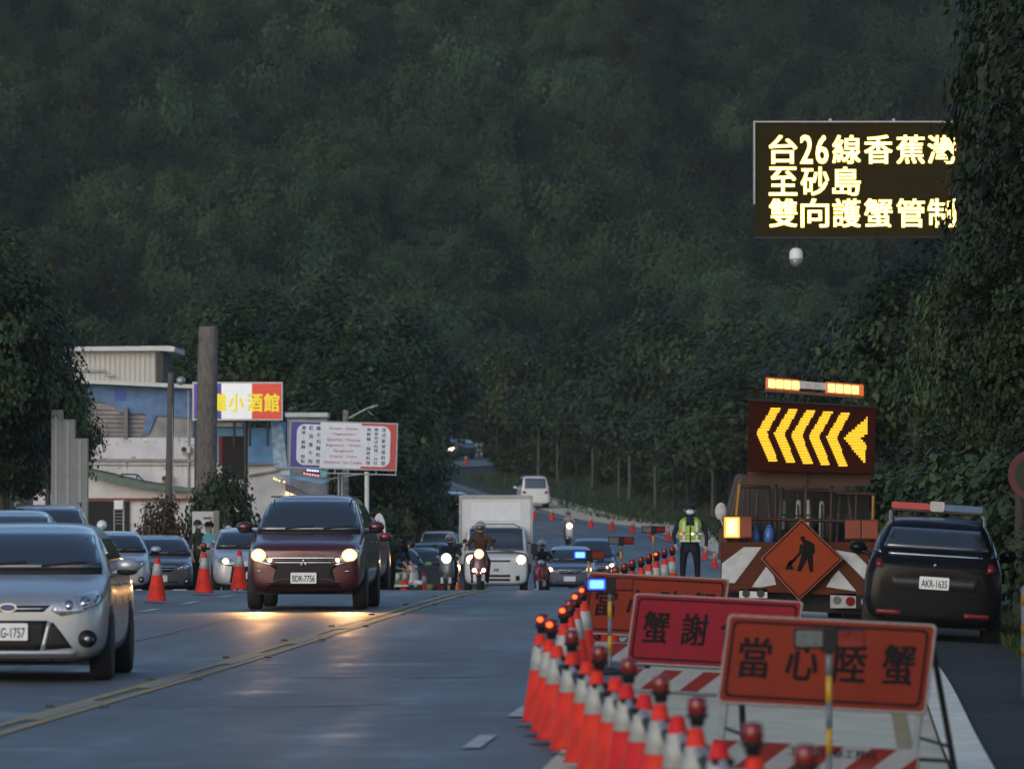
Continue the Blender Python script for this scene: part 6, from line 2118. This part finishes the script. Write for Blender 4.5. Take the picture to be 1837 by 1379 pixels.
# menu board on its post
MD = 168.0
c2 = center(658, MD)
mn = thing('menu_board', 'white menu board with blue and red ends and columns of writing on a white post', 'sign', c2)
def mb_(b, name, m, parent=None, bevel=0):
    return b.build(name, m, parent or mn, bevel=bevel, mx=Matrix.Translation(-c2))
ROT = R(1.6)
ctr = S_(616, 799, MD)
MX = T(ctr[0], MD, ctr[1]) @ RY(ROT)
u = MD / F
b = MB(); b.box(-97 * u, 97 * u, 0, .22, -43 * u, 43 * u, MX); fr = mb_(b, 'frame', M['steel'])
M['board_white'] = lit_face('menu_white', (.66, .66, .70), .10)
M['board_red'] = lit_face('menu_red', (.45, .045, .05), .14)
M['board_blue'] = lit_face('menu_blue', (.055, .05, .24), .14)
M['menu_ink'] = mat('menu_ink', (.10, .10, .16), .6, var=0)
M['menu_red_ink'] = mat('menu_red_ink', (.45, .12, .15), .6, var=0)
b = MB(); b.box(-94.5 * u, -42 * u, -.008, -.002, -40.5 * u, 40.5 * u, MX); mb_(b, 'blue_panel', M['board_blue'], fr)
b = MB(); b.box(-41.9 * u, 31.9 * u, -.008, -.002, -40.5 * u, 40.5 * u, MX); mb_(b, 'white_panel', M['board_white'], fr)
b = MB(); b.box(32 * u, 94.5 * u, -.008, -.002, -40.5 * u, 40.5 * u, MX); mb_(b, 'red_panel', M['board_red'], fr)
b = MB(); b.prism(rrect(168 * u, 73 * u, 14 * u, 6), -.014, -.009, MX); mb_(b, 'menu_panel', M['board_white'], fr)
b = MB()
cols = [(-72, ['濃', '湯', '·', '飯', '麵', '·', '甜', '點']), (-58.5, ['紅', '酒', '燉', '牛', '肉']), (-45, ['義', '大', '利', '麵', '料', '理']),
        (45, ['海', '鮮', '鍋', '·', '焗', '烤', '料', '理']), (58.5, ['素', '食', '各', '式', '料', '理', '·', '沙', '拉']), (72, ['法', '式', '家', '常', '菜', '料', '理'])]
for cx_, chs in cols:
    n = len(chs)
    for j, ch in enumerate(chs):
        z = 30 - 60 * j / (n - 1)
        if ch == '·':
            put_text(b, ch, cx_ * u, z * u, 1.6 * u, 1.6 * u, -.0165, mx=MX)
        else:
            put_text(b, ch, cx_ * u, z * u, 7.6 * u, min(7.6, 52 / n) * u, -.0165, bold=.03, mx=MX)
mb_(b, 'menu_lettering', M['menu_ink'], fr)
b = MB()
for j, (tx, w_) in enumerate([('Soupes · Salades', 54), ('Vegetarien', 42), ('Quiches · Mousse', 62), ('Baguettes · Gratin', 66), ('Spaghetti', 36), ('Crepes · Cidre', 50), ('Desserts · Ice Cream', 70)]):
    put_text(b, tx, 0, (30 - 10 * j) * u, w_ * u, 5.6 * u, -.0165, bold=.02, mx=MX)
mb_(b, 'red_lettering', M['menu_red_ink'], fr)
b = MB(); b.box(-40 * u, 97 * u, .02, .10, -51 * u, -49 * u, MX)
for x in (-40, -14, 10, 60, 95):
    b.box((x - 1) * u, (x + 1) * u, .03, .09, -49 * u, -43 * u, MX)
mb_(b, 'lower_rail', M['steel'])
a = S_(658, 846, MD)
b = MB(); b.tube([(a[0], MD + .1, a[1]), (a[0], MD + .1, c2.z - .2)], .055, 12); mb_(b, 'post', M['white'])
b = MB()
for px in (607, 613):
    e = S_(px, 846, MD); b.tube([(e[0], MD + .5, e[1]), (e[0], MD + .5, c2.z - .2)], .035, 8)
mb_(b, 'rear_post', M['steel'])

# street lamp behind the menu board
LD_ = 205.0
c3 = center(621, LD_)
sl = thing('street_lamp', 'street lamp on a wooden pole with its arm reaching over the menu board', 'street lamp', c3)
def q3(px, py):
    return Vector((PX(px, LD_), LD_, PZ(py, LD_))) - c3
b = MB(); b.tube([Vector((0, 0, -.2)), q3(620, 735)], [.12, .09], 10); b.build('pole', M['wood'], sl)
b = MB(); b.tube([q3(622, 752), q3(648, 738), q3(662, 731)], .03, 8); b.build('arm', M['steel'], sl)
b = MB(); a, e = q3(660, 732), q3(679, 727); b.ell((0, 0, 0), (.18, .07, .05), 12, mx=T(*((a + e) / 2)) @ RY(R(-18))); b.build('lamp_head', M['steel'], sl)
b = MB(); b.tube([q3(660, 737), q3(668, 744)], .02, 6); b.build('bracket', M['steel'], sl)
# low white shed roof behind the menu board
c4 = center(552, 215)
t = thing('shed', 'low shed with pale flat roof edge showing over the menu board', 'building', c4)
b = MB(); b.box(PX(515, 215) - c4.x, PX(586, 215) - c4.x, 0, 2.5, 0, PZ(748, 215) - c4.z); b.build('wall', M['wall_grey'], t)
b = MB(); b.box(PX(512, 215) - c4.x, PX(588, 215) - c4.x, -.15, 2.65, PZ(748, 215) - c4.z + .002, PZ(740, 215) - c4.z); b.build('roof', M['offwhite'], t)

# thick bare trunk and slim pole
c5 = center(372, 188)
tk = thing('bare_trunk', 'thick bare grey trunk cut off flat standing in front of the tricolour sign', 'tree', c5)
zt = PZ(588, 188) - c5.z
b = MB()
rg = random.Random(2)
pts = [(.02 - .10 * (1 - k / 9) + rg.uniform(-.008, .008), 0, zt * k / 9 - .1 * (k == 0)) for k in range(10)]
b.tube(pts, [.34, .31, .30, .292, .285, .282, .276, .272, .268, .262], 20)
b.build('trunk', mat('trunk_grey', (.135, .12, .105), .9, var=.4, scale=5, bump=.9, stretch=(2.5, 2.5, .8)), tk)
b = MB(); b.lathe([(.25, zt - .01), (.23, zt + .03), (.05, zt + .035)], 18, T(pts[-1][0], 0, 0)); b.build('cut_top', M['wood'], tk)
c6 = center(301, 186)
po = thing('lamp_pole', 'slim dark utility pole with a round lamp at its top in front of the restaurant', 'utility pole', c6)
zt = PZ(668, 186) - c6.z
b = MB(); b.tube([(0, 0, -.1), (.05, 0, zt * .6), (.09, 0, zt)], [.12, .10, .085], 12); b.build('pole', mat('pole_dark', (.085, .078, .075), .85, var=.3, scale=5), po)
b = MB(); b.tube([(.09, 0, zt - .25), (.22, -.1, zt - .18), (.33, -.15, zt - .2)], .02, 6); b.build('lamp_arm', M['dark_metal'], po)
b = MB(); b.ell((.36, -.18, zt - .22), (.13, .11, .12), 14); b.build('lamp_head', M['steel'], po)
b = MB(); b.tube([(.12, -.05, zt - .3), (.14, -.1, zt * .5), (.2, -.1, zt * .32)], .012, 5); b.build('cable', M['steel'], po)
# grey steel columns
for k, (px, w_, top) in enumerate([(103, 22, 735), (124, 24, 752), (146, 26, 786)]):
    cc = center(px, 150)
    t = thing('steel_column', ['grey steel column standing outermost beside the dark tree', 'middle one of the three grey steel columns', 'shortest of the three grey steel columns, nearest the restaurant'][k], 'column', cc, 0, 'grey steel columns')
    zt = PZ(top, 150) - cc.z
    h_ = w_ * 150 / F / 2 * .94
    b = MB(); b.box(-h_, h_, -.16, .16, 0, zt); b.build('shaft', mat('column_grey', (.17, .185, .19), .6, .2, var=.2, scale=3), t, bevel=.01)
    b = MB(); b.box(-h_ * .35, h_ * .05, -.175, -.161, .1, zt - .05); b.build('pale_face', mat('column_pale', (.25, .26, .26), .6, .2, var=.25, scale=3), t)
    b = MB(); b.box(-h_ - .04, h_ + .04, -.2, .2, 0, .05); b.build('base_plate', M['dark_metal'], t)
# white box sign
cc = center(369, 176)
t = thing('box_sign', 'white box sign with a yellow writing strip standing behind the people', 'sign', cc)
s_ = 176 / F
zt, zb_ = PZ(917, 176) - cc.z, PZ(985, 176) - cc.z
b = MB(); b.box(-24 * s_, 14 * s_, -.01, .02, zb_, zt); fr = b.build('panel', M['offwhite'], t)
b = MB(); b.box(14.1 * s_, 24 * s_, -.02, .4, 0, zt + .02); b.build('side', M['concrete'], t)
b = MB(); b.box(7 * s_, 13 * s_, -.016, -.0105, zb_, zt - 9 * s_); b.build('yellow_strip', mat('strip_yellow', (.45, .38, .10), .6, var=.1), fr)
b = MB(); b.box(-4 * s_, 9 * s_, -.018, -.0165, zt - 14 * s_, zt - 10 * s_)
for k in range(4):
    b.box(8.2 * s_, 11.6 * s_, -.018, -.0165, zt - (20 + 9 * k) * s_, zt - (16.5 + 9 * k) * s_)
b.build('marks', M['menu_ink'], fr)
b = MB()
for x in (-20, 10):
    b.box((x - 1) * s_, (x + 1) * s_, 0, .03, 0, zb_)
b.build('leg', M['steel'], t)
# little white gate post cabinet left of the shrub
cc = center(213, 184)
t = thing('white_cabinet', 'small white cabinet on a railing in front of the restaurant wall', 'cabinet', cc)
s_ = 184 / F
za, zb_ = PZ(897, 184) - cc.z, PZ(913, 184) - cc.z
b = MB(); b.box(-8 * s_, 8 * s_, -.1, .1, zb_, za); b.build('box', M['white'], t)
b = MB(); b.tube([(9 * s_, 0, 0), (9 * s_, 0, za + .03)], .03, 8)
for k in range(5):
    b.tube([(-8 * s_, 0, zb_ - .09 * k - .02), (9 * s_, 0, zb_ - .09 * k - .02)], .012, 5)
b.tube([(-8 * s_, 0, 0), (-8 * s_, 0, zb_)], .02, 6)
b.build('railing', M['steel'], t)
# surfboard sign
cc = center(670, 176)
t = thing('surfboard_sign', 'white surfboard standing on end with a red character, used as a sign', 'surfboard', cc, 0, None, R(4))
s_ = 176 / F
zt = PZ(919, 176) - cc.z
pr = [(0, zt), (6 * s_, zt - 4 * s_), (11 * s_, zt - 14 * s_), (15.5 * s_, zt - 40 * s_), (16.5 * s_, zt - 70 * s_), (14 * s_, zt - 105 * s_), (8 * s_, zt - 135 * s_), (-8 * s_, zt - 135 * s_), (-14 * s_, zt - 105 * s_), (-16 * s_, zt - 70 * s_), (-14 * s_, zt - 40 * s_), (-9 * s_, zt - 14 * s_), (-5 * s_, zt - 4 * s_)]
b = MB(); b.prism(pr, -.03, .03); bo = b.build('board', M['white'], t, bevel=.02)
b = MB(); put_text(b, '本', 0, zt - 22 * s_, 17 * s_, 20 * s_, -.034, bold=.01); b.build('red_character', mat('deep_red', (.30, .02, .03), .5, var=0), bo)
b = MB(); put_text(b, '之', 0, zt - 60 * s_, 20 * s_, 16 * s_, -.034, bold=.01); b.build('dark_character', M['menu_ink'], bo)
b = MB(); b.tube([(-.18, .35, 0), (0, .04, zt * .6)], .02, 6); b.tube([(.18, .35, 0), (0, .04, zt * .6)], .02, 6); b.build('prop', M['wood'], t)
# red banner by the menu post
cc = center(647, 172)
t = thing('red_banner', 'narrow red banner on a thin pole beside the menu board post', 'banner', cc)
s_ = 172 / F
z1_, z0_ = PZ(933, 172) - cc.z, PZ(990, 172) - cc.z
b = MB(); b.box(-7 * s_, 5 * s_, -.006, .006, z0_, z1_); b.build('cloth', mat('banner_red', (.38, .03, .03), .7, var=.15), t)
b = MB(); b.tube([(5.6 * s_, 0, 0), (5.6 * s_, 0, z1_ + .25)], .015, 6); b.build('pole', M['steel'], t)
